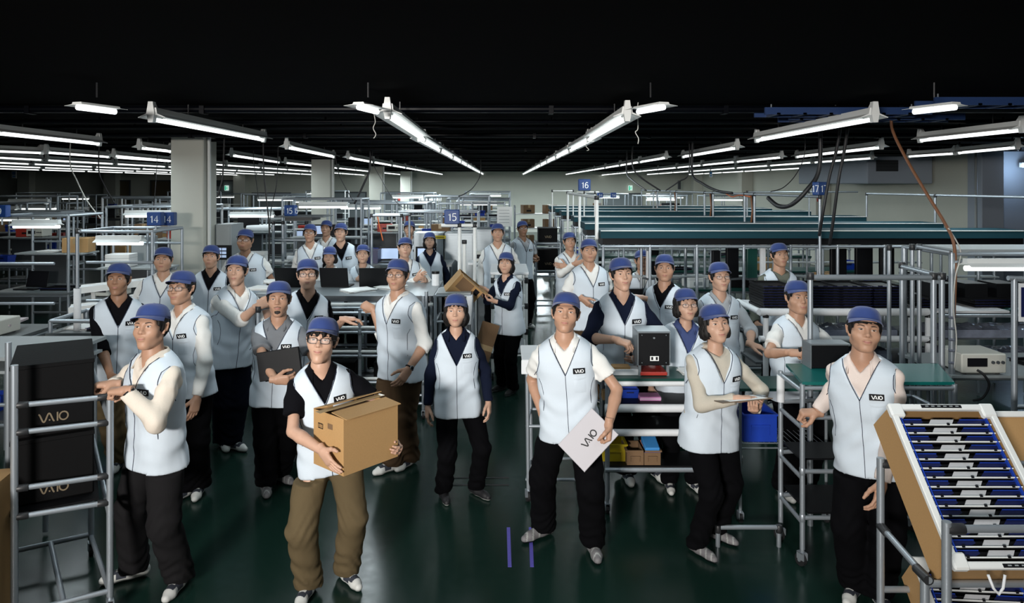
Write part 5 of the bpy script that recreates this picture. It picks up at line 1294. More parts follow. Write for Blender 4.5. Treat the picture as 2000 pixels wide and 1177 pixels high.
# wire shelf with the blue container
r_ = empty('wire_shelf', (1.72, 5.18, 0), 'wire shelf trolley with a dark green top holding the blue container', 'trolley'); slab(r_, (.31, .15, .945), (.66, .34, .02), M_greenmat, 'tabletop')
for x in (0, .62):
    for y in (0, .3): pipe(r_, (x, y, .10), (x, y, .95), .012, M_ss, 'post'); caster(r_, x, y, -.02)
for y in (0, .3): pipe(r_, (0, y, .53), (.62, y, .53), .006, M_ss, 'rail'); pipe(r_, (0, y, .565), (.62, y, .565), .005, M_ss, 'rail')
for q in range(16): pipe(r_, (.02+q*.039, 0, .567), (.02+q*.039, .3, .567), .0025, M_ss, 'wire', 5)
open_bin(1471, 5.34, .571, .24, .3, .20, M_blue, 'deep blue container on the wire shelf behind the clipboard woman')
r_ = frame_rail('low silver floor rail behind the clipboard woman', [(1.45, 4.82, .13), (1.86, 4.82, .13)], [(1.45, 4.82, 0, .14), (1.86, 4.82, 0, .14)], .016)
# ---------------------------------------------------------------- green-topped cart
r_ = empty('pipe_cart', (1.913, 4.57, 0), 'pipe cart with a green mat top and casters beside the man in cream sleeves', 'cart')
WX, WY = .97, .47
for x, y in ((0, 0), (WX, 0), (-.01, .33), (WX, WY)): pipe(r_, (x, y, .11), (x, y, 1.16), .0165, None, 'post'); caster(r_, x, y, 0, .4)
pipe(r_, (-.01, .33, .95), (-.01, .33, 1.13), .026, M_foam, 'foam_sleeve', 12)
for z in (1.135, .948, .605, .31):
    pipe(r_, (0, 0, z), (WX, 0, z), .014, None, 'rail'); pipe(r_, (-.01, .33, z+.0), (WX, WY, z), .014, None, 'rail'); pipe(r_, (WX, 0, z), (WX, WY, z), .014, None, 'rail')
for z in (1.135, .90, .58, .30): pipe(r_, (0, 0, z-.02), (-.01, .33, z+.0), .014, None, 'rail')
joints(r_, [(x, y, z) for x, y in ((0, 0), (-.01, .33)) for z in (.605, .31)], .019, .045, M_steel)
V = [(0, 0), (WX, 0), (1.15, .47), (.08, .47)]
b = MB(); b.prism(V, 1.155, 1.175, M_tealtop); b.obj('green_mat', r_)
slab(r_, (.5, .3, .62), (.9, .3, .012), M_black, 'shelf'); slab(r_, (.5, .24, .32), (.9, .42, .012), M_black, 'shelf')
m_ = empty('control_box', (2.24, 4.98, 1.176), 'black control box with a steel rim on the green cart', 'machine'); b = MB(); b.box((-.13, -.08, 0), (.13, .05, .165), M_black, bev=.005); b.obj('housing', m_); b = MB(); b.box((-.135, -.09, .16), (.135, .05, .17), M_ss); b.box((-.137, -.09, 0), (-.13, .05, .165), M_ss); b.obj('steel_frame', m_)
b = MB(); b.tube([(.16, -.04, 0), (.16, -.04, .06)], .012, M_foam, 8); b.tube([(.16, -.04, .06), (.16, -.04, .075)], .007, M_grey, 8); o = b.obj('small_bottle', None, Tr(2.24, 4.96, 1.176)); tag(o, 'tiny white bottle beside the black control box', 'bottle')
# ---------------------------------------------------------------- tilted laptop crate cart, near right corner
r_ = empty('pipe_cart', (1.9, 3.6, 0), 'pipe cart carrying the tilted crate of laptops at the near right corner', 'cart')
P_ = lambda x, y, z: (x-1.9, y-3.6, z)
for (x, y, z1) in ((1.90, 3.6, 1.06), (1.845, 3.13, .72), (1.81, 2.92, 1.06), (2.62, 2.92, 1.06), (2.7, 3.6, 1.06)): pipe(r_, P_(x, y, .10), P_(x, y, z1), .0185, None, 'post', 14)
for (x, y) in ((1.90, 3.6), (1.845, 3.13), (1.81, 2.92), (2.62, 2.92), (2.7, 3.6)): caster(r_, *P_(x, y, 0)[:2])
for a, c in (((1.9, 3.6, .72), (1.845, 3.1, .72)), ((1.81, 2.92, 1.03), (2.62, 2.92, 1.03)), ((1.9, 3.6, 1.03), (2.7, 3.6, 1.03)), ((1.845, 3.13, .69), (2.65, 3.13, .69)), ((1.9, 3.6, .25), (1.845, 3.1, .25)), ((1.81, 2.92, .25), (2.62, 2.92, .25)), ((1.9, 3.6, .4), (2.7, 3.6, .4))): pipe(r_, P_(*a), P_(*c), .0155, None, 'rail', 12)
for a, c in (((1.9, 3.6, .72), (1.89, 3.52, .72)), ((1.81, 2.92, 1.03), (1.88, 2.92, 1.03)), ((1.85, 3.2, .72), (1.845, 3.1, .72)), ((1.9, 3.6, 1.03), (1.97, 3.6, 1.03))): pipe(r_, P_(*a), P_(*c), .022, M_joint, 'joint', 12)
# crate: local x across, y up the slope, z out toward the lens
def crate(M, label):
    r_ = empty('laptop_crate', (0, 0, 0), label, 'crate'); r_.matrix_world = M
    W, H, D = .50, .73, .20
    b = MB(); t = .008
    b.box((0, 0, -D), (W, H, -D+t), M_card); b.box((0, 0, -D+t), (t, H, 0), M_card); b.box((W-t, 0, -D+t), (W, H, 0), M_card); b.box((t, 0, -D+t), (W-t, t, 0), M_card); b.box((t, H-t, -D+t), (W-t, H, 0), M_card)
    b.obj('carton_body', r_)
    b = MB(); g = .022
    for x0, x1, y0, y1 in ((-.008, g, -.008, H+.008), (W-g, W+.008, -.008, H+.008), (g, W-g, -.008, g), (g, W-g, H-g, H+.008)): b.box((x0, y0, -.012), (x1, y1, .012), M_fix, bev=.004)
    for x in (-.012, W-.058):
        for y in (-.012, H-.058): b.box((x, y, -.02), (x+.07, y+.07, .016), M_fix, bev=.008)
    b.obj('white_frame', r_)
    for yy, xo in ((H-.006, .15), (.004, .2)):
        b = MB(); b.box((xo, yy-.008, .012), (xo+.2, yy+.008, .0135), M_dark)
        for q in range(6): b.box((xo+.02+q*.03, yy-.002, .0135), (xo+.036+q*.03, yy+.003, .014), M_grey)
        b.obj('frame_label', r_)
    b = MB(); b.box((t, t, -.16), (W-t, H-t, -.155), M_navy); b.obj('blue_liner', r_)
    for x in (.035, W-.045): b = MB(); b.box((x, .03, -.02), (x+.006, H-.03, -.005), M_blue); b.obj('blue_divider', r_)
    ns = 15; pitch = (H-.09)/ns
    if 'slot' not in _u:
        M_lab = mat('grey_paper', (.42, .43, .45), .7)
        c = MB(); c.box((.03, .005, -.15), (W-.03, .034, -.034), M_black, bev=.003); c.box((.03, 0, -.016), (W-.03, .0045, -.006), M_fix)
        for x in (.07, .25, .42): c.box((x, -.002, -.007), (x+.012, .008, -.002), M_dark)
        _u['slot'] = c.mesh('laptop')
        c = MB(); c.prism([(.03, .012), (.125, .012), (.15, .023), (.145, .035), (.03, .035)], -.030, -.026, M_navy); c.box((.03, .033, -.026), (.145, .0365, -.022), M_blue); _u['slot2'] = c.mesh('blue_pad')
        c = MB(); c.prism([(.305, .008), (.46, .008), (.46, .035), (.335, .035)], -.030, -.026, M_navy); c.box((.335, .033, -.026), (.46, .0365, -.022), M_blue); _u['slot4'] = c.mesh('blue_pad')
        c = MB(); c.prism([(.170, .009), (.285, .009), (.305, .035), (.192, .035)], -.027, -.022, M_lab); _u['slot3'] = c.mesh('paper_tag')
    for k in range(ns):
        Mk = Tr(0, .04+k*pitch, 0); l_ = link('laptop_slot', _u['slot'], r_, Mk); link('blue_pad', _u['slot2'], l_); link('blue_pad', _u['slot4'], l_); link('paper_tag', _u['slot3'], l_)
    return r_
def frame_from(o, ex, ey):
    ex = Vector(ex).normalized(); ey = Vector(ey); ey = (ey-ex*ey.dot(ex)).normalized(); ez = ex.cross(ey)
    M = Matrix((ex, ey, ez)).transposed().to_4x4(); M.translation = Vector(o); return M
A_ = pix(1866, 1108, 3.03); B_ = pix(1772, 803, 3.52)
crate(frame_from(A_, (1, .02, -.01), B_-A_), 'tilted cardboard crate with a white frame and a column of black laptops on blue pads')
r2 = crate(frame_from((1.99, 2.98, .12), (.62, -.05, 0), (0, .45, .36)), 'lower tilted laptop crate, mostly hidden, on the same cart')
b = MB(); b.tube([(0, 0, 0), (.015, -.01, -.05), (.035, -.012, -.075), (.055, -.01, -.05), (.07, 0, .0)], .006, M_foam, 6); o = b.obj('cord_loop', None, Tr(*pix(1930, 1122, 2.98)), True); tag(o, 'white cord loop hanging under the tilted crate', 'cord')
b = MB(); b.box((-.25, -.2, 0), (.25, .2, .5), M_card, bev=.004); b.box((-.26, -.21, .47), (.26, .21, .5), M_fix, bev=.004); o = b.obj('carton', None, Tr(2.62, 3.66, .72) @ Ry(.0) @ Rx(-.5)); tag(o, 'brown carton with a white rim leaning behind the tilted crate at the right edge', 'carton')

# ---------------------------------------------------------------- white-board cart beside the man with the white carton
r_ = empty('pipe_cart', (.19, 5.5, 0), 'slim pipe cart with a white board top behind the man holding a white box', 'cart')
for x, y in ((0, 0), (.04, .42), (.42, .0), (.44, .42)): pipe(r_, (x*.97+.01, y*.95, .10), (x, y, 1.06), .0155, None, 'post'); caster(r_, x*.97+.01, y*.95, 0, .3)
for z in (.58, .17): pipe(r_, (0, 0, z), (.42, 0, z), .012, None, 'rail'); pipe(r_, (.04, .42, z), (.44, .42, z), .012, None, 'rail'); pipe(r_, (0, 0, z), (.04, .42, z), .012, None, 'rail')
pipe(r_, (.34, -.0, .6), (.42, 0, .16), .012, None, 'brace')
b = MB(); b.box((-.04, -.04, 1.07), (.46, .46, 1.10), M_white, bev=.006); b.box((-.045, -.05, .99), (.14, -.035, 1.10), M_white, bev=.004); b.obj('white_top', r_); joints(r_, [(0, 0, 1.04), (.04, .42, 1.04)], .024, .06)

# ---------------------------------------------------------------- centre: cart with the carton being folded, white-top cart, dark box cart
r_ = empty('pipe_cart', (-.70, 7.5, 0), 'pipe cart in front of the carton being folded open', 'cart')
for x, y in ((0, 0), (.38, 0), (0, .5), (.38, .5)): pipe(r_, (x, y, .10), (x, y, 1.28), .018, None, 'post'); caster(r_, x, y, 0)
for z in (1.27, 1.0, .72, .40, .14):
    pipe(r_, (0, 0, z), (.38, 0, z), .014, None, 'rail'); pipe(r_, (0, .5, z), (.38, .5, z), .014, None, 'rail'); pipe(r_, (0, 0, z), (0, .5, z), .014, None, 'rail'); pipe(r_, (.38, 0, z), (.38, .5, z), .014, None, 'rail')
pipe(r_, (.34, -.02, .98), (.36, -.02, 1.27), .035, M_foam, 'foam_sleeve'); slab(r_, (.19, .25, 1.28), (.36, .46, .015), M_grey, 'shelf'); slab(r_, (.19, .25, .42), (.36, .46, .015), M_greyd, 'shelf')
joints(r_, [(x, 0, z) for x in (0, .38) for z in (.72, .4)], .022, .05)
# opened carton held by the woman: tilted body and a raised flap
r_ = empty('open_carton', pix(907, 566, 7.75), 'brown carton tipped on its corner with flaps folded open', 'carton')
Mc = Ry(math.radians(42)) @ Rz(.25); b = MB(); t = .006
b.box((-.17, -.08, -.13), (.15, -.074, .13), M_card, Mc); b.box((-.17, .10, -.13), (.15, .106, .13), M_card, Mc); b.box((-.17, -.074, -.13), (-.164, .10, .13), M_card, Mc); b.box((.144, -.074, -.13), (.15, .10, .13), M_card, Mc); b.box((-.164, -.074, -.13), (.144, .10, -.124), M_card, Mc); b.obj('carton_body', r_)
b = MB(); b.box((-.165, -.20, .13), (.145, -.075, .136), M_card, Mc @ Tr(0, 0, 0)); b.obj('flap', r_); b = MB(); b.box((.15, -.07, .125), (.24, .10, .131), M_card, Mc); b.obj('flap', r_); b = MB(); b.box((-.13, -.085, -.02), (.03, -.08, .13), M_cardd, Mc); b.obj('inner_flap', r_)
b = MB(); b.box((.06, -.082, .04), (.12, -.08, .10), M_dark, Mc); b.obj('print_mark', r_)
b = MB(); b.box((-.10, -.004, -.28), (.10, .004, .28), M_cardd); b.box((-.10, -.006, -.03), (.10, .006, .03), M_tape); o = b.obj('flat_carton', None, Tr((945-VX)*8.0/F, 8.0, .62) @ Ry(.3)); tag(o, 'flattened dark carton leaning below the opened carton', 'carton')
r_ = empty('pipe_cart', (-.12, 8.95, 0), 'tall cart with a white top behind the woman folding the carton', 'cart')
for x in (0, .42):
    for y in (0, .9): pipe(r_, (x, y, .10), (x, y, 1.31), .019, M_fix, 'post'); caster(r_, x, y, 0)
b = MB(); b.box((-.03, -.03, 1.31), (.45, .93, 1.345), M_white, bev=.006); b.obj('white_top', r_)
for z in (1.25, .92, .6, .3):
    pipe(r_, (0, 0, z), (.42, 0, z), .014, M_fix, 'rail'); pipe(r_, (.42, 0, z), (.42, .9, z), .014, M_fix, 'rail'); pipe(r_, (0, .9, z), (.42, .9, z), .014, M_fix, 'rail')
joints(r_, [(x, 0, z) for x in (0, .42) for z in (1.24, .92, .6, .3)], .025, .07); slab(r_, (.21, .45, .32), (.4, .85, .015), M_grey, 'shelf'); slab(r_, (.21, .45, .62), (.4, .85, .015), M_grey, 'shelf')
r_ = empty('pipe_cart', (.64, 13.6, 0), 'pipe trolley loaded with black cartons in the far aisle', 'cart')
for x in (0, .46):
    for y in (0, .6): pipe(r_, (x, y, .10), (x, y, 1.33), .017, None, 'post'); caster(r_, x, y, 0)
for z in (1.32, 1.24, .80, .70, .14):
    for y in (0, .6): pipe(r_, (0, y, z), (.46, y, z), .016, None, 'rail')
    for x in (0, .46): pipe(r_, (x, 0, z), (x, .6, z), .016, None, 'rail')
slab(r_, (.23, .3, 1.33), (.46, .6, .012), M_greyd, 'shelf'); slab(r_, (.23, .3, .80), (.46, .6, .012), M_greyd, 'shelf')
def logo_box(c, sx, sy, sz, label, rz=0.0, lw=.16, lz=.16, m=None):
    r_ = empty('black_carton', c, label, 'carton', None, rz)
    b = MB(); b.box((-sx/2, -sy/2, 0), (sx/2, sy/2, sz), m or M_blackbox, bev=.008); b.obj('carton_body', r_)
    b = MB(); b.box((-sx/2-.003, -sy/2-.003, sz-.02), (sx/2+.003, sy/2+.003, sz+.004), m or M_blackbox, bev=.003); b.obj('lid', r_)
    b = MB(); mark(b, lw, M_gold, Tr(0, -sy/2-.001, lz), .15); b.obj('printed_mark', r_); return r_
logo_box((.87, 13.88, 1.343), .36, .45, .26, 'black carton with a pale printed mark on top of the far trolley', 0, .13, .10)
logo_box((.87, 13.88, .813), .38, .48, .38, 'black carton on the middle shelf of the far trolley', 0, .13, .12)

# ---------------------------------------------------------------- centre left: long bench with laptops, rack below
r_ = empty('assembly_bench', (-2.75, 7.8, 0), 'long grey-topped bench with open black laptops in the centre', 'workbench')
slab(r_, (1.0, .62, 1.20), (2.0, 1.25, .025), M_ss, 'tabletop'); slab(r_, (1.0, -.012, 1.165), (2.0, .02, .06), M_greyd, 'edge_board')
for x in (.03, 1.97):
    for y in (.04, 1.2): pipe(r_, (x, y, .02), (x, y, 1.2), .018, None, 'post')
pipe(r_, (0, -.03, 1.135), (2.0, -.03, 1.135), .02, M_fix, 'rail'); pipe(r_, (.0, -.02, 1.225), (.48, -.02, 1.225), .022, M_ss, 'rail')
for q, (px, lb) in enumerate(((573, 'left one'), (660, 'middle one'), (732, 'right one'))): px_item('laptop', px, 8.55, 1.226, 'open black laptop on the long grey bench, its lid towards the lens, %s' % lb, math.pi+(.08 if q == 2 else -.08), 1.05)
for q, (px, Y, lb) in enumerate(((518, 8.3, 'beside the left laptop'), (545, 8.9, 'behind the first pile'), (700, 8.15, 'between two laptops'), (765, 8.4, 'at the right end'))): px_item('papers', px, Y, 1.226, 'loose white papers on the long grey bench, %s' % lb, .4*q, 1.2)
b = MB(); b.tube([(0, 0, 0), (0, 0, .14)], .045, M_foam, 14); b.tube([(0, 0, .14), (0, 0, .17)], .047, M_black, 14); o = b.obj('spray_can', None, Tr((865-VX)*8.6/F+.02, 8.6, 1.226)); tag(o, 'white can with a black lid at the right end of the long grey bench', 'can'); o.location.x = -.80
r_ = empty('flow_rack', (-2.35, 7.45, 0), 'silver pipe rack with low shelves in front of the long grey bench', 'rack')
for x, zt in ((.0, 1.12), (.87, 1.14), (1.53, 1.28)):
    for y in (0, .3): pipe(r_, (x, y, .10), (x, y, zt), .019, None, 'post'); caster(r_, x, y, 0)
for z, m_ in ((1.10, M_steel), (.95, M_fix), (.90, M_steel), (.70, M_fix), (.655, M_steel), (.42, M_fix), (.38, M_steel), (.16, M_steel)): pipe(r_, (0, 0, z), (1.53, 0, z), .0155, m_, 'rail'); pipe(r_, (0, .3, z), (1.53, .3, z), .0155, M_steel, 'rail')
for z in (.91, .66, .39): slab(r_, (.76, .15, z), (1.5, .28, .012), M_greyd, 'shelf')
for x in (0, .87, 1.53): pipe(r_, (x, 0, 1.1), (x, .3, 1.1), .0155, None, 'rail'); pipe(r_, (x, 0, .16), (x, .3, .16), .0155, None, 'rail')
joints(r_, [(x, 0, z) for x in (.87, 1.53) for z in (.90, .655, .38)], .024, .05, M_ss)
for q, (x, z) in enumerate(((-2.1, .922), (-1.75, .922), (-1.25, .922), (-2.0, .672), (-1.15, .672), (-1.7, .402), (-1.2, .402))):
    logo_box((x, 7.62, z), .3, .2, .16, 'flat black carton on the silver rack below the bench, %s from the top left' % ORD[q], 0, .07, .05)
# small post rail gripped by the man at the left of the bench
frame_rail('pair of short posts gripped by the man with rolled white sleeves', [(-2.06, 6.05, 1.38), (-1.99, 6.24, 1.38)], [(-2.06, 6.05, 0, 1.40), (-1.99, 6.24, 0, 1.40)], .018)

# ---------------------------------------------------------------- steel cabinets behind
def cabinet(px0, px1, py0, Y, zb, label, dp=.5, m=None):
    x0, x1 = (px0-VX)*Y/F, (px1-VX)*Y/F; zt = EYE-(py0-VY)*Y/F
    r_ = empty('steel_cabinet', ((x0+x1)/2, Y, 0), label, 'cabinet'); wd = x1-x0
    b = MB(); b.box((-wd/2, 0, zb), (wd/2, dp, zt), m or M_ss, bev=.006); b.obj('cabinet_body', r_)
    b = MB(); b.box((-wd/2+.02, -.012, zb+.03), (wd/2-.02, 0, zt-.03), m or M_ss, bev=.003); b.obj('door', r_)
    b = MB(); b.box((wd/2-.07, -.03, (zb+zt)/2-.06), (wd/2-.05, -.012, (zb+zt)/2+.06), M_joint); b.obj('handle', r_)
    b = MB()
    for x in (-wd/2+.04, wd/2-.08): b.box((x, .03, 0), (x+.04, .07, zb), M_greyd); b.box((x, dp-.07, 0), (x+.04, dp-.03, zb), M_greyd)
    b.obj('leg', r_) if False else None
    return r_
cabinet(808, 866, 455, 11.4, 0.0, 'brushed steel cabinet left of the aisle, left of three'); cabinet(868, 925, 455, 11.4, 0.0, 'brushed steel cabinet left of the aisle, middle of three'); cabinet(930, 962, 447, 11.4, 0.0, 'brushed steel cabinet left of the aisle, right of three')
cabinet(420, 452, 438, 10.6, 0.0, 'grey control cabinet beside the big pillar', .5, M_grey)
cabinet(256, 291, 462, 9.55, 0.0, 'grey panel cabinet behind the bright lamp cell, left of the big pillar', .25, M_grey)
m_ = empty('monitor', pix(428, 507, 10.0), 'wall-side monitor with a lit white menu screen beside the big pillar', 'monitor'); b = MB(); b.box((-.17, 0, 0), (.16, .05, .20), M_black, bev=.006); b.obj('housing', m_); b = MB()
for q in range(6): b.box((-.03+.07*(q % 2), -.003, .03+.05*(q//2)), (.03+.07*(q % 2), 0, .065+.05*(q//2)), M_screen)
b.obj('screen', m_); b = MB(); b.tube([(0, .03, -1.38), (0, .03, .02)], .02, M_steel, 8); b.obj('stand', m_)
frame_rail('white pipe frame under sign 15 by the aisle', [(-.80, 9.4, 1.90), (-.33, 9.4, 1.90)], [(-.56, 9.4, 0, 1.92), (-.36, 9.4, 0, 1.92), (-.50, 9.45, 0, 1.7)], .025, m=M_fix)
frame_rail('dark thin pipe frame with a red wire, centre left', [(-1.84, 10.1, 2.0), (-1.42, 10.1, 2.0), (-1.36, 10.5, 2.0), (-1.86, 10.5, 2.0)], [(-1.84, 10.1, 0, 2.02), (-1.42, 10.1, 0, 2.02), (-1.36, 10.5, 0, 2.02)], .017)
cable([(737, 420, 10.1), (742, 445, 10.1), (748, 470, 10.1)], .008, M_orange, 'red wire hanging in the dark thin frame', False)
b = MB(); b.box((-.35, -.3, 0), (.38, .3, .02), M_greyd, bev=.004); b.box((-.2, -.25, -.05), (.2, .25, 0), M_joint); o = b.obj('grey_board', None, Tr(*pix(592, 423, 10.8))); tag(o, 'flat grey board on posts under the second pillar sign', 'board')
frame_rail('silver posts under the flat grey board', [(-3.45, 10.8, 1.6), (-2.9, 10.8, 1.6)], [(-3.45, 10.8, 0, 1.88), (-3.32, 10.85, 0, 1.88), (-2.95, 10.8, 0, 1.88)], .022)
# back bench items in the centre
r_ = empty('assembly_bench', (-2.9, 10.6, 0), 'cluttered white bench behind the second row of workers', 'workbench'); slab(r_, (1.0, .35, 1.22), (2.3, .7, .03), M_bench, 'tabletop'); slab(r_, (1.0, .35, .4), (2.2, .6, .02), M_greyd, 'shelf')
for x in (-.1, 1.0, 2.1):
    for y in (.05, .65): pipe(r_, (x, y, .02), (x, y, 1.23), .02, None, 'post')
for z in (1.19, .42): pipe(r_, (-.1, .05, z), (2.1, .05, z), .018, None, 'rail')
for kd, px, lb, k in (('instrument', 692, 'white bench instrument beside the navy crate', 1.0), ('litlaptop', 760, 'laptop with pale lit screen, left one by the aisle', 1.0), ('litlaptop', 832, 'laptop with pale lit screen under sign 15', 1.0), ('whitebox', 500, 'white box on the cluttered bench, left end', 1.0), ('papers', 540, 'white papers on the cluttered bench', 1.3), ('whitebox', 606, 'white box on the cluttered bench near the middle', .9)):
    px_item(kd, px, 10.95, 1.251, lb, .1, k)
open_bin(714, 10.9, 1.251, .42, .3, .20, M_navy, 'navy crate on the cluttered white bench'); px_item('instrument', 945, 11.05, 1.251, 'white instrument box in front of the steel cabinets', 0, 1.0)
b = MB(); b.box((-.3, -.2, 0), (.3, .2, .03), M_white); b.box((-.28, -.19, -1.22), (-.24, -.15, 0), M_grey); b.box((.24, -.19, -1.22), (.28, -.15, 0), M_grey); b.box((-.28, .15, -1.22), (-.24, .19, 0), M_grey); b.box((.24, .15, -1.22), (.28, .19, 0), M_grey); o = b.obj('side_table', None, Tr(-.22, 11.05, 1.22)); tag(o, 'narrow white table in front of the steel cabinets', 'table')
b = MB(); b.box((-.11, -.01, 0), (.11, .01, .05), M_yellow); b.box((-.09, -.012, .02), (.09, -.01, .03), M_dark); o = b.obj('yellow_label', None, Tr(*pix(857, 466, 11.375))); tag(o, 'yellow label plate on the steel cabinet', 'label')
b = MB(); b.box((-.16, 0, 0), (.16, .01, .42), M_paper)
for q in range(5): b.box((-.12, -.003, .08+q*.065), (.10, 0, .09+q*.065), M_grey)
o = b.obj('notice_sheet', None, Tr(.05, 15.17, 1.55)); tag(o, 'white notice sheet on the tall dark rack beside the far aisle', 'notice')
# stacks of dark boxes on racks right at the end of the aisle
r_ = empty('storage_rack', (.35, 20, 0), 'far storage rack with dark brown boxes at the end of the aisle', 'rack')
for x in (0, 1.3):
    for y in (0, .6): pipe(r_, (x, y, .02), (x, y, 1.85), .022, None, 'post')
for z in (.3, .75, 1.2, 1.6): slab(r_, (.65, .3, z), (1.3, .6, .025), M_fix, 'shelf')
for q in range(8): item('darkcarton', (.62+.62*(q % 2)+.1, 20.3, .326+.45*(q//2) if q < 6 else 1.627), 'dark brown box on the far storage rack, %s counted from the bottom left' % ORD[q], .05*q)
r_ = empty('storage_rack', (-1.35, 15.2, 0), 'tall dark rack of bins left of the far aisle', 'rack')
for x in (0, .35, .7, 1.05, 1.4):
    for y in (0, .6): pipe(r_, (x, y, .02), (x, y, 2.06), .016, None, 'post')
for z in (.3, .7, 1.1, 1.45, 1.75, 2.03): pipe(r_, (0, 0, z), (1.4, 0, z), .016, None, 'rail'); slab(r_, (.7, .3, z), (1.4, .58, .015), M_greyd, 'shelf')
for q in range(12): item('blacktray' if q % 3 else 'bin', (-1.15+.33*(q % 4), 15.5, 1.466+.3*(q//4) if q//4 < 2 else 1.116), '%s on the tall dark rack, %s counted from its lower left' % ('black tray' if q % 3 else 'blue bin', ORD[q]), .03*q, .75)

# ---------------------------------------------------------------- left side of the hall, near
cell(-5.1, 8.6, .9, .8, 1.87, 'silver work cell with a bright lamp left of the big pillar', True, 1.35, 1.05, [('instrument', .3, 0), ('papers', .75, 0), ('whitebox', .25, 1), ('bin', .7, 2)], False, 'bright-lamp cell left of the big pillar')
cell(-6.75, 9.5, 1.0, .8, 2.02, 'silver work cell under the sign 9 beam at the left edge', True, 1.45, 1.0, [('laptop', .3, 0), ('blacktray', .75, 0), ('papers', .4, 1), ('carton', .8, 1)], False, 'cell under the sign 9 beam')
cell(-6.3, 11.4, 1.3, .8, 2.08, 'silver work cell behind the sign 9 beam, with a lamp high up', True, 1.5, 1.0, [('darkcarton', .3, 1), ('redbox', .7, 1), ('monitor', .5, 0)], False, 'high-lamp cell behind the sign 9 beam')
cell(-5.45, 6.5, .95, .7, 1.0, 'low dark bench with a pale pink sheet at the left edge', False, .70, 1.02, [('blacktray', .25, 0), ('instrument', .7, 0), ('bin', .6, 2)], False, 'low dark bench at the left edge')
cell(-4.35, 6.9, .7, .6, 1.12, 'low white-topped bench behind the black-sleeved man', False, .7, 1.0, [('papers', .3, 0), ('blacktray', .75, 0), ('bin', .5, 2)], False, 'low bench behind the black-sleeved man')
b = MB(); b.box((-.3, -.2, 0), (.3, .2, .02), mat('pale_pink_board', (.5, .42, .44), .6)); b.box((-.3, -.202, -.002), (.3, -.2, .01), M_grey); o = b.obj('pale_board', None, Tr(-4.95, 6.85, 1.10) @ Rz(.2)); tag(o, 'pale pink board lying on the low dark bench at the left edge', 'board'); slab(None, (0, 0, -5), (.01, .01, .01), M_grey, 'board') if False else None
frame_rail('single post with a white foam sleeve beside the black-sleeved man', [(-4.16, 7.0, 1.98), (-4.12, 7.0, 1.98)], [(-4.15, 7.0, 0, 2.0)], .017)
b = MB(); b.tube([(0, 0, 0), (0, 0, .42)], .033, M_foam, 14); b.tube([(0, 0, -.004), (0, 0, .424)], .019, M_joint, 10); o = b.obj('foam_sleeve', None, Tr(-4.15, 7.0, 1.0), True); tag(o, 'white foam tube around the single post', 'foam tube')
for q, (x0, y0, x1, y1, z0, z1) in enumerate(((-4.75, 8.05, -3.82, 8.5, 1.25, 1.32), (-4.6, 7.6, -3.85, 7.95, 1.10, 1.16))):
    b = MB(); d = Vector((x1-x0, y1-y0, z1-z0)); M_ = frame_from((x0, y0, z0), d, (-d.y, d.x, 0)); b.box((0, 0, 0), (d.length, .22, .02), M_white, M_); b.box((0, -.015, -.04), (d.length, 0, .03), M_fix, M_); b.box((0, .22, -.04), (d.length, .235, .03), M_fix, M_)
    for t in (.1, .9): b.box((d.length*t, .08, -z0), (d.length*t+.04, .12, 0), M_fix, M_)
    o = b.obj('white_conveyor'); tag(o, 'white slanting conveyor bench behind the black-sleeved man, %s' % ('upper one' if q == 0 else 'lower one'), 'conveyor')
b = MB(); b.box((-.16, -.1, 0), (.0, .1, .2), M_blue, bev=.02); b.box((-.16, -.102, .14), (0, .102, .15), M_lblue); o = b.obj('blue_pouch', None, Tr(-3.95, 6.95, .711) @ Ry(.2)); tag(o, 'blue pouch on the bench leg side near the left cart', 'pouch')
r_ = empty('side_table', (-4.1, 4.95, 0), 'white-topped table behind the cart of black cartons at the left edge', 'table'); slab(r_, (.48, .35, 1.215), (1.0, .7, .025), M_grey, 'tabletop'); slab(r_, (.48, .35, 1.12), (.96, .66, .02), M_grey, 'shelf')
for x in (.02, .92):
    for y in (.04, .64): pipe(r_, (x, y, .02), (x, y, 1.22), .018, None, 'post')
pipe(r_, (0, .04, .9), (.92, .04, .9), .014, None, 'rail'); pipe(r_, (0, .04, .4), (.92, .04, .4), .014, None, 'rail')
# cart of black cartons
A = np.array((-2.216, 4.05)); Bv = np.array((-.384, -.23)); Cv = np.array((-.48, .65))
r_ = empty('pipe_cart', (A[0], A[1], 0), 'tall pipe cart of black cartons gripped by the man at the left', 'cart')
pl_ = Bv; pr_ = Cv
q3 = lambda v, z: (v[0], v[1], z)
O = np.zeros(2)
for v, zt in ((O, 1.24), (pl_, 1.47), (pr_, 1.32), (pl_+pr_, 1.45)): pipe(r_, q3(v, .11), q3(v, zt), .0185, None, 'post', 14); caster(r_, v[0], v[1], 0, .6)
for z in (1.235, 1.09, .79, .64): pipe(r_, q3(O, z), q3(pl_, z+.02), .0150, None, 'rail', 12); pipe(r_, q3(O+pl_*.02, z), q3(pl_*.14, z+.003), .0195, M_joint, 'joint', 12); pipe(r_, q3(pl_*.86, z+.017), q3(pl_*.98, z+.02), .0195, M_joint, 'joint', 12)
for z0, z1 in ((1.09, 1.24), (.56, .82), (.13, .13)): pipe(r_, q3(O, z0), q3(pr_, z1), .0150, None, 'rail', 12)
pipe(r_, q3(pr_, .14), q3(pl_+pr_, .14), .015, None, 'rail', 12); pipe(r_, q3(pl_, .14), q3(pl_+pr_, .14), .015, None, 'rail', 12); pipe(r_, q3(pr_+pl_*.5, .14), q3(pl_*.5, .14), .015, None, 'rail', 12); pipe(r_, q3(O, .14), q3(pl_, .14), .015, None, 'rail', 12)
pipe(r_, q3(pr_, 1.25), q3(pl_+pr_, 1.25), .015, None, 'rail', 12)
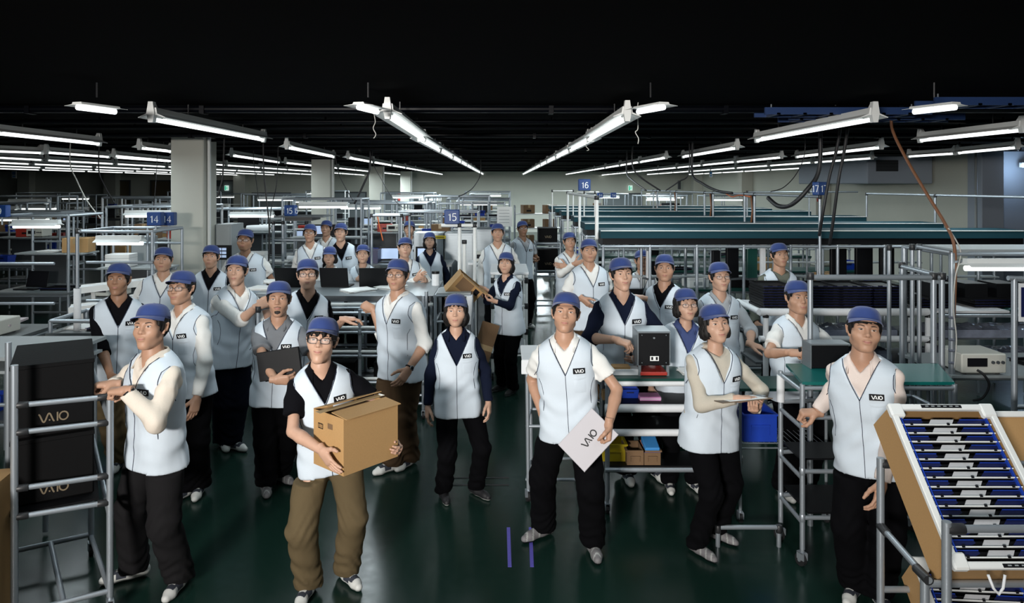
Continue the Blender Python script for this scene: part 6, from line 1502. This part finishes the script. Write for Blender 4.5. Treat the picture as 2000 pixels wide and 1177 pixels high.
ang = math.atan2(-Bv[1], -Bv[0]); ctr = A+Bv*.52+Cv*.55
slab(r_, q3((pl_+pr_)*.5, .645), (.42, .70, .012), M_black, 'shelf', ang)
logo_box((ctr[0], ctr[1], 1.03), .40, .62, .40, 'black carton with a bronze printed mark, top one on the left cart', ang, .15, .10)
logo_box((ctr[0], ctr[1], .662), .40, .62, .355, 'black carton with a bronze printed mark, lower one on the left cart', ang, .15, .07)
b = MB(); b.box((-.3, -.3, 0), (.3, .3, .86), M_card, bev=.004); b.box((-.302, -.302, .82), (.302, .302, .862), M_card); b.box((-.04, -.303, .6), (.04, .303, .863), M_tape); o = b.obj('carton', None, Tr(-2.93, 3.62, 0) @ Rz(.2)); tag(o, 'big brown carton cut off by the left edge in front of the cart', 'carton')

# ---------------------------------------------------------------- marks on the floor
M_tapev = mat('violet_tape', (0.10, 0.085, 0.42), 0.5, 0, .2, 60); M_linek = mat('black_strip', (0.002, 0.002, 0.003), 0.6)
for q, (xa, ya, xb, yb) in enumerate(((993, 1030, 995.5, 1107), (1036, 1030, 1039, 1107))):
    P0, P1 = floor_at(xa, ya), floor_at(xb, yb); d = Vector(P1-P0); b = MB(); b.box((0, -.012, 0.0005), (d.length, .012, .003), M_tapev, frame_from(P0, d, (-d.y, d.x, 0)))
    o = b.obj('floor_strip', None); tag(o, 'violet tape strip on the floor, %s' % ('left one by itself' if q == 0 else 'right one under the sandal'), 'tape')
for q, y in enumerate((933, 947)):  # two thin dark lines across the aisle, built as flat black strips
    P0, P1 = floor_at(870, y), floor_at(994, y); b = MB(); b.box((P0[0], P0[1]-.012, .0005), (P1[0], P1[1]+.012, .003), M_linek); o = b.obj('floor_strip', None); tag(o, 'thin black line across the aisle floor, %s' % ('far one' if q == 0 else 'near one'), 'tape')
# ---------------------------------------------------------------- the workers, front to back
UP = (0, 0, 1)
person('man in cream shirt gripping the left cart of black cartons with both hands', 299, 592, 4.25, yaw=-33, hy=-4, hr=-3, hp=-3, hip=306, shirt='cream', pants='charcoal', face='a', feet=((262, 1128), (352, 1146)), toes=(-62, -4), hair='short', skin_=1, watch=1,
       L=dict(p=(246, 762, 3.98), h='grip', e=(1, .3, -.55), n=(0, .1, -1), f=(-1, .05, -.05)), R=dict(p=(222, 750, 4.22), h='grip', e=(-.5, .9, -.35), n=(0, 0, -1), f=(-1, -.35, .05)))
r2 = person('man in glasses and black polo carrying a brown carton', 634, 618, 4.30, yaw=18, hy=4, hr=4, hp=-4, hip=643, shirt='black', sleeve='short', pants='khaki', glasses='square', hair='bangs', face='cs', feet=((603, 1160), (676, 1132)), toes=(-8, 38), skin_=0,
       R=dict(p=(630, 880, 3.965), h='flat', e=(-1, .1, -.2), f=(.62, -.54, -.57), n=(.655, .755, .15)), L=dict(p=(772, 868, 4.28), h='hold', e=(1, .6, -.3), f=(.35, -.75, -.1), n=(-.9, 0, .4)))
person('woman with a dark bob and navy sleeves standing alone in the aisle', 891, 573, 5.45, sex='f', yaw=3, hy=0, hip=893, shirt='navy', sleeve='long', pants='blacktr', shoe='slipper', hair='bob', face='f', skin_=0, hem=.775, feet=((866, 972), (930, 966)), toes=(14, 42), v=1.19, bw=.98,
       R=dict(l=(-.235, -.02, .84)), L=dict(l=(.25, -.02, .86)))
person('man in white short sleeves holding a white flat box in the aisle', 1108, 570, 4.7, yaw=-9, hy=-6, hr=4, hp=-6, hip=1113, shirt='white', sleeve='short', pants='blacktr', shoe='sandal', hair='short', face='a', skin_=1, feet=((1062, 1046), (1158, 1076)), toes=(-55, 2),
       R=dict(p=(1058, 805, 4.72)), L=dict(p=(1189, 828, 4.42), h='grip', f=(-.1, -.1, -1), n=(-1, -.25, 0), e=(1, .4, -.2)))
person('woman in beige sleeves reading a clipboard', 1391, 593, 4.7, sex='f', yaw=16, hy=6, hr=-3, hp=-2, hip=1385, shirt='beige', sleeve='long', pants='blacktr', shoe='sandal', hair='bob2', face='g', skin_=0, hem=.78, bw=1.07, feet=((1362, 1080), (1398, 1052)), toes=(30, 44), collar=False,
       R=dict(p=(1440, 778, 4.42), h='flat', e=(-.8, .2, -1), f=(1, -.05, .05), n=(0, 0, -1)), L=dict(p=(1474, 800, 4.55), h='hold', e=(.9, .4, -.6), f=(-.4, -.8, .25), n=(0, .1, 1)))
person('man in pale pink shirt beside the green-topped cart at the right', 1690, 598, 4.15, yaw=-40, hy=-16, hr=5, hp=-4, hip=1700, shirt='pink', sleeve='long', pants='blacktr', hair='fringe', face='bs', skin_=1, feet=((1668, 1160), (1716, 1176)), toes=(-40, -10),
       R=dict(p=(1594, 806, 4.42), h='grip', e=(.6, 1, -.5), f=(-1, .1, .0), n=(0, .2, -1)), L=dict(p=(1722, 945, 3.92), h='relax', e=(.7, .4, -.2)))
person('bearded man in grey short sleeves holding a black laptop', 545, 548, 5.5, yaw=4, hy=12, hip=540, shirt='grey', sleeve='short', pants='blacktr', shoe='sandal', hair='short', face='c', skin_=1, beard=True, feet=((520, 958), (546, 938)), toes=(18, 50), v=1.2,
       R=dict(p=(538, 741, 5.03), h='hold', e=(-.8, -.1, -1), f=(1, .05, -.05), n=(0, 1, .25)), L=dict(p=(575, 742, 5.2), h='hold', e=(1, .5, -.4), f=(-.7, -.3, .2), n=(0, .3, 1)))
person('man in glasses and white long sleeves behind the cream-shirted man', 357, 528, 5.6, yaw=-22, hy=-8, hr=-2, hip=372, shirt='white', pants='blacktr', glasses='square', hair='fringe', face='bs', skin_=1, feet=((366, 968), (390, 962)), toes=(-20, 10), L=dict(p=(384, 778, 5.36), e=(1, .2, -.2)))
person('man in black sleeves and khaki trousers at the left', 233, 513, 6.0, yaw=28, hy=14, hip=228, shirt='black', sleeve='roll', pants='khaki', hair='short', face='c', skin_=2, feet=((232, 912), (262, 905)), toes=(10, 35), R=dict(p=(216, 732, 5.72), e=(-.8, .5, -.3)))
person('man in rolled white sleeves turned to the bench posts', 464, 498, 6.4, yaw=48, hy=6, hip=448, shirt='white', sleeve='roll', pants='navytr', hair='short', face='c', skin_=0, feet=((436, 872), (452, 876)), toes=(30, 60), R=dict(p=(504, 597, 6.08), h='grip', e=(-.2, .2, -1), f=(.8, -.1, .3), n=(.2, .8, -.3)), L=dict(p=(512, 588, 6.35), h='grip', e=(.4, .3, -1), f=(.8, .2, .3), n=(.1, .6, -.5)))
person('man in square glasses and navy sleeves reaching to the silver rack', 601, 505, 6.25, yaw=24, hy=14, hip=588, shirt='black', sleeve='roll', pants='khaki', glasses='square', hair='fringe', face='a', skin_=0, feet=((560, 896), (590, 892)), toes=(10, 40), L=dict(p=(672, 623, 6.3), h='relax', e=(.2, .3, -1), f=(1, .25, 0), n=(0, 0, -1)), R=dict(p=(585, 700, 6.2)))
person('tall man in glasses and brown trousers gripping a rack post', 778, 505, 6.0, yaw=-36, hy=-8, hip=785, shirt='white', sleeve='roll', pants='brown', glasses='round', hair='short', face='b', skin_=1, watch=1, feet=((768, 918), (800, 908)), toes=(-50, -30), bw=1.08,
       R=dict(p=(728, 604, 6.2), h='grip', e=(-.1, .3, -1), f=(-.9, .1, .45), n=(-.2, .9, 0)), L=dict(p=(797, 722, 5.64), e=(.8, .3, -.2)))
person('woman in navy sleeves folding a brown carton', 989, 492, 8.2, sex='f', yaw=-38, hy=-10, hip=995, shirt='navy', sleeve='long', pants='blacktr', shoe='slipper', hair='bob', face='g', skin_=0, hem=.79, hero=False, feet=((982, 760), (1002, 768)), toes=(-50, -35),
       R=dict(p=(948, 566, 7.9), h='hold', e=(-.2, .2, -1), f=(-.9, -.2, .3), n=(-.2, 1, 0)), L=dict(p=(966, 588, 7.8), h='hold', e=(.6, .3, -1), f=(-1, 0, .2), n=(0, .3, 1)))
person('man in dark denim sleeves working with a small tool behind the dark bench', 1211, 502, 5.8, yaw=3, hy=6, hr=-2, hip=1212, shirt='navy', sleeve='roll', pants='blacktr', hair='fringe', face='cs', skin_=0, feet=((1224, 934), (1278, 928)), toes=(0, 10),
       R=dict(p=(1205, 664, 5.42), h='pinch', e=(-1, .2, -.6), f=(.9, -.3, -.2), n=(.1, .2, -1)), L=dict(p=(1258, 690, 5.6), h='relax', e=(1, .4, -.3)))
person('older man in black short sleeves looking sideways at the teal line', 1298, 496, 6.9, yaw=-34, hy=-12, hip=1300, shirt='black', sleeve='short', pants='blacktr', hair='short', face='d', skin_=1, hero=True, R=dict(p=(1256, 582, 6.8), h='relax', e=(-.3, .4, -1), f=(-1, .1, .2), n=(0, .2, -1)), L=dict(p=(1306, 660, 6.7)))
person('woman in round glasses and denim collar sitting behind the dark bench', 1338, 562, 5.75, sex='f', yaw=2, hy=4, hip=1330, shirt='denim', sleeve='roll', pants='blacktr', glasses='round', hair='bob2', face='gs', skin_=0, hs=1.02, bw=1.12, v=1.21)
person('man in oval glasses and grey sleeves with white cuffs', 1404, 511, 6.5, yaw=6, hy=2, hip=1402, shirt='lgrey', sleeve='roll', pants='blacktr', glasses='round', hair='short', face='as', skin_=0, L=dict(p=(1466, 672, 6.1), h='relax', e=(.9, .4, -.6), f=(.8, -.3, -.2), n=(0, .1, -1)))
person('man in olive sleeves behind the black tray stacks', 1521, 474, 7.9, yaw=4, hy=0, hip=1518, shirt='olive', sleeve='long', pants='blacktr', hair='short', face='a', skin_=1, collar=False)
person('man in white short sleeves pointing a tool at the control box', 1557, 547, 5.65, yaw=14, hy=0, hr=2, hip=1550, shirt='white', sleeve='short', pants='blacktr', hair='short', face='d', skin_=1, R=dict(p=(1544, 688, 5.2), h='grip', e=(-.9, .1, -.8), f=(.7, -.6, .1), n=(.5, .3, -1)), L=dict(p=(1600, 690, 5.45), e=(1, .4, -.4)))
B_ = dict(hero=False)
person('man in white short sleeves by the left end of the teal lines', 1150, 466, 8.0, yaw=10, hy=0, hip=1152, shirt='white', sleeve='short', pants='brown', hair='short', face='d', skin_=1, R=dict(p=(1138, 583, 7.75), e=(-.7, .3, -.6), f=(.6, -.2, -.6)), bw=1.05, **B_)
person('man with folded arms behind the man at the teal lines', 1112, 453, 10.2, yaw=12, hy=4, hip=1112, shirt='white', sleeve='long', pants='blacktr', hair='short', face='c', skin_=1, R=dict(p=(1122, 515, 9.85), e=(-.8, .1, -.8), f=(1, .1, .2), n=(0, 1, 0), h='flat'), L=dict(p=(1106, 520, 9.9), e=(.8, .1, -.8), f=(-1, .1, .1), n=(0, 1, 0), h='flat'), **B_)
person('man half hidden behind an upright board at the nearest teal line', 1253, 488, 9.2, yaw=0, hy=0, shirt='white', sleeve='short', pants='blacktr', hair='short', face='c', skin_=1, badge=False, **B_)
person('man in grey short sleeves pushing the far trolley', 1020, 431, 12.2, yaw=32, hy=12, hip=1018, shirt='lgrey', sleeve='short', pants='blacktr', glasses='round', hair='short', face='c', skin_=2, R=dict(p=(1037, 503, 12.3), e=(-.4, .3, -.8), f=(1, .2, -.3), n=(0, 0, -1), h='grip'), L=dict(p=(1042, 500, 12.7), e=(.4, .3, -.8), f=(1, .3, -.3), n=(0, 0, -1), h='grip'), **B_)
person('smiling man in white long sleeves behind the carton woman', 972, 436, 10.3, yaw=0, hy=2, hip=976, shirt='white', sleeve='long', pants='blacktr', hair='short', face='as', skin_=1, bw=1.05, badge=False, **B_)
person('long-haired woman in navy sleeves by the steel cabinets', 839, 453, 10.5, sex='f', yaw=10, hy=6, hip=842, shirt='navy', sleeve='long', pants='blacktr', hair='bob', face='f', skin_=0, badge=False, **B_)
person('man in grey sleeves standing between the two pipe frames', 800, 431, 12.0, yaw=0, hy=0, hip=806, shirt='lgrey', sleeve='long', pants='blacktr', hair='fringe', face='a', skin_=0, **B_)
person('smiling man in white sleeves at the right end of the long bench', 792, 463, 9.2, yaw=20, hy=14, hr=4, hip=800, shirt='white', sleeve='long', pants='blacktr', hair='fringe', face='bs', skin_=0, R=dict(p=(812, 545, 8.9), e=(-.5, .3, -.8)), L=dict(p=(832, 548, 8.9), e=(.5, .3, -.8)), **B_)
person('round-faced smiling person behind the right laptop', 709, 477, 9.35, sex='f', yaw=8, hy=8, hip=708, shirt='lgrey', sleeve='long', pants='blacktr', hair='short', face='gs', skin_=0, bw=1.1, R=dict(p=(698, 545, 8.95), e=(-.6, .3, -.6)), L=dict(p=(725, 545, 8.95), e=(.6, .3, -.6)), **B_)
person('woman behind the middle laptop, cap low over her eyes', 644, 481, 9.35, sex='f', yaw=6, hy=4, hp=10, hip=645, shirt='white', sleeve='long', pants='blacktr', hair='bob2', face='f', skin_=0, badge=False, R=dict(p=(636, 545, 9.0), e=(-.6, .3, -.6)), L=dict(p=(660, 545, 9.0), e=(.6, .3, -.6)), **B_)
person('slim man in navy sleeves and black polo in front of the second pillar', 666, 435, 10.2, yaw=8, hy=4, hip=675, shirt='black', sleeve='long', pants='blacktr', hair='fringe', face='c', skin_=0, **B_)
person('man in white shirt farthest back beside the second pillar', 638, 430, 11.9, yaw=-4, hy=0, hip=644, shirt='white', sleeve='long', pants='blacktr', hair='short', face='c', skin_=1, **B_)
person('man with a grey tie in front of the second pillar', 606, 437, 10.4, yaw=10, hy=4, hip=614, shirt='white', sleeve='long', pants='blacktr', hair='short', face='c', skin_=1, glasses='round', **B_)
person('heavy-set man in glasses beside the big pillar', 480, 447, 9.4, yaw=10, hy=4, hip=482, shirt='white', sleeve='short', pants='blacktr', hair='short', face='d', skin_=2, glasses='square', bw=1.22, hs=1.1, **B_)
person('man in black sleeves in front of the big pillar', 413, 478, 8.2, yaw=14, hy=10, hip=408, shirt='black', sleeve='long', pants='blacktr', hair='fringe', face='c', skin_=1, **B_)
person('man in white short sleeves left of the big pillar', 320, 482, 7.6, yaw=18, hy=14, hip=312, shirt='white', sleeve='short', pants='blacktr', hair='short', face='d', skin_=1, bw=1.08, badge=False, **B_)

# ---------------------------------------------------------------- things in their hands
# brown carton
e1, e2 = np.array((.655, .755, 0)), np.array((-.755, .655, 0)); c0 = np.array((-.863, 3.90, .844))
r_ = empty('carton', c0, 'brown carton with one flap up, carried by the man in square glasses', 'carton')
Mb = Matrix(((e1[0], e2[0], 0, 0), (e1[1], e2[1], 0, 0), (0, 0, 1, 0), (0, 0, 0, 1))); W_, D_, H_ = .385, .28, .312
b = MB(); t = .005
b.box((0, 0, 0), (W_, t, H_), M_card, Mb); b.box((0, D_-t, 0), (W_, D_, H_), M_card, Mb); b.box((0, t, 0), (t, D_-t, H_), M_card, Mb); b.box((W_-t, t, 0), (W_, D_-t, H_), M_card, Mb); b.box((t, t, 0), (W_-t, D_-t, t), M_card, Mb); b.box((t, t, H_-.03), (W_-t, D_-t, H_-.025), M_cardd, Mb); b.obj('carton_body', r_)
b = MB(); b.box((0, 0, H_), (W_, D_*.5-.002, H_+.004), M_card, Mb @ Tr(0, 0, 0) @ Rx(math.radians(5))); b.obj('flap', r_)
b = MB(); b.box((0, -D_*.5+.002, 0), (W_, 0, .004), M_card, Mb @ Tr(0, D_, H_) @ Rx(math.radians(-16))); b.obj('flap', r_)
b = MB(); b.box((-.07, -.02, H_+.022), (W_+.001, .025, H_+.024), M_tape, Mb @ Tr(0, D_*.5, 0)); b.obj('tape_strip', r_)
b = MB()
b.box((-.0012, .10, .23), (0, .145, .26), M_cardd, Mb); b.box((-.0012, .19, .215), (0, .235, .245), M_dark, Mb)
for q in range(3): b.box((-.0016, .195+q*.013, .22), (-.0012, .203+q*.013, .24), M_card, Mb)
b.obj('printed_mark', r_)
# white flat box with printed mark
K = [pix(1157, 796, 4.46), pix(1090, 868, 4.42), pix(1136, 916, 4.36), pix(1196, 846, 4.40)]
ex = Vector(K[2]-K[1]); ey = Vector(K[0]-K[1]); Mx = frame_from(K[1], ex, ey); w1, h1 = ex.length, ey.length
r_ = empty('flat_box', (0, 0, 0), 'white flat box with a black printed mark held low by the man in white sleeves', 'box'); r_.matrix_world = Mx
b = MB(); b.box((0, 0, -.035), (w1*1.12, h1*.99, 0), mat('lavender_card', (.46, .445, .475), .6), bev=.003); b.obj('box_body', r_)
b = MB(); b.box((-.001, -.001, -.02), (w1*1.12+.001, h1*.99+.001, -.0185), M_grey); b.obj('lid_seam', r_)
b = MB(); mark(b, .125, M_dark, Tr(w1*.56, h1*.52, .0005) @ Rz(math.radians(96)) @ Rx(-math.pi/2), .17); b.obj('printed_mark', r_)
# black laptop
K = [pix(498, 690, 5.12), pix(507, 746, 5.10), pix(590, 733, 5.08)]
ex = Vector(K[2]-K[1]); ey = Vector(K[0]-K[1]); Mx = frame_from(K[1], ex, ey)
r_ = empty('laptop', (0, 0, 0), 'closed black laptop held flat against the bearded man', 'laptop'); r_.matrix_world = Mx
b = MB(); b.box((0, 0, -.010), (ex.length, ey.length, 0), M_black, bev=.004); b.obj('lid', r_); b = MB(); b.box((0, 0, -.024), (ex.length, ey.length, -.0115), M_black, bev=.004); b.obj('keyboard_base', r_)
b = MB(); b.tube([(.04, 0, -.011), (ex.length-.04, 0, -.011)], .006, M_black, 8); b.obj('hinge', r_)
# clipboard
c = pix(1444, 779, 4.44); r_ = empty('clipboard', c, 'brown clipboard held level by the woman in beige sleeves', 'clipboard')
Mk = Rz(.12) @ Ry(math.radians(-3)) @ Rx(math.radians(-11)); b = MB(); b.box((-.15, -.10, -.004), (.17, .13, .002), mat('brown_board', (.13, .095, .065), .6), Mk, bev=.001); b.obj('board', r_)
b = MB(); b.box((-.10, -.09, .0025), (.14, .11, .004), M_paper, Mk); b.obj('paper_sheet', r_); b = MB(); b.box((.135, -.03, .003), (.16, .05, .012), M_ss, Mk, bev=.002); b.obj('clip', r_)
# tools
def tool(p, q, label):
    b = MB(); P, Q = Vector(p), Vector(q); d = Q-P; b.tube([P-P, d*.55], .011, M_black, 10); b.tube([d*.55, d], .003, M_ss, 6); o = b.obj('screwdriver', None, Tr(*P), True); tag(o, label, 'tool')
tool(pix(1226, 672, 5.40), pix(1238, 712, 5.40), 'black screwdriver held over the dark bench'); tool(pix(1562, 678, 5.16), pix(1566, 716, 5.12), 'black screwdriver held beside the control box')
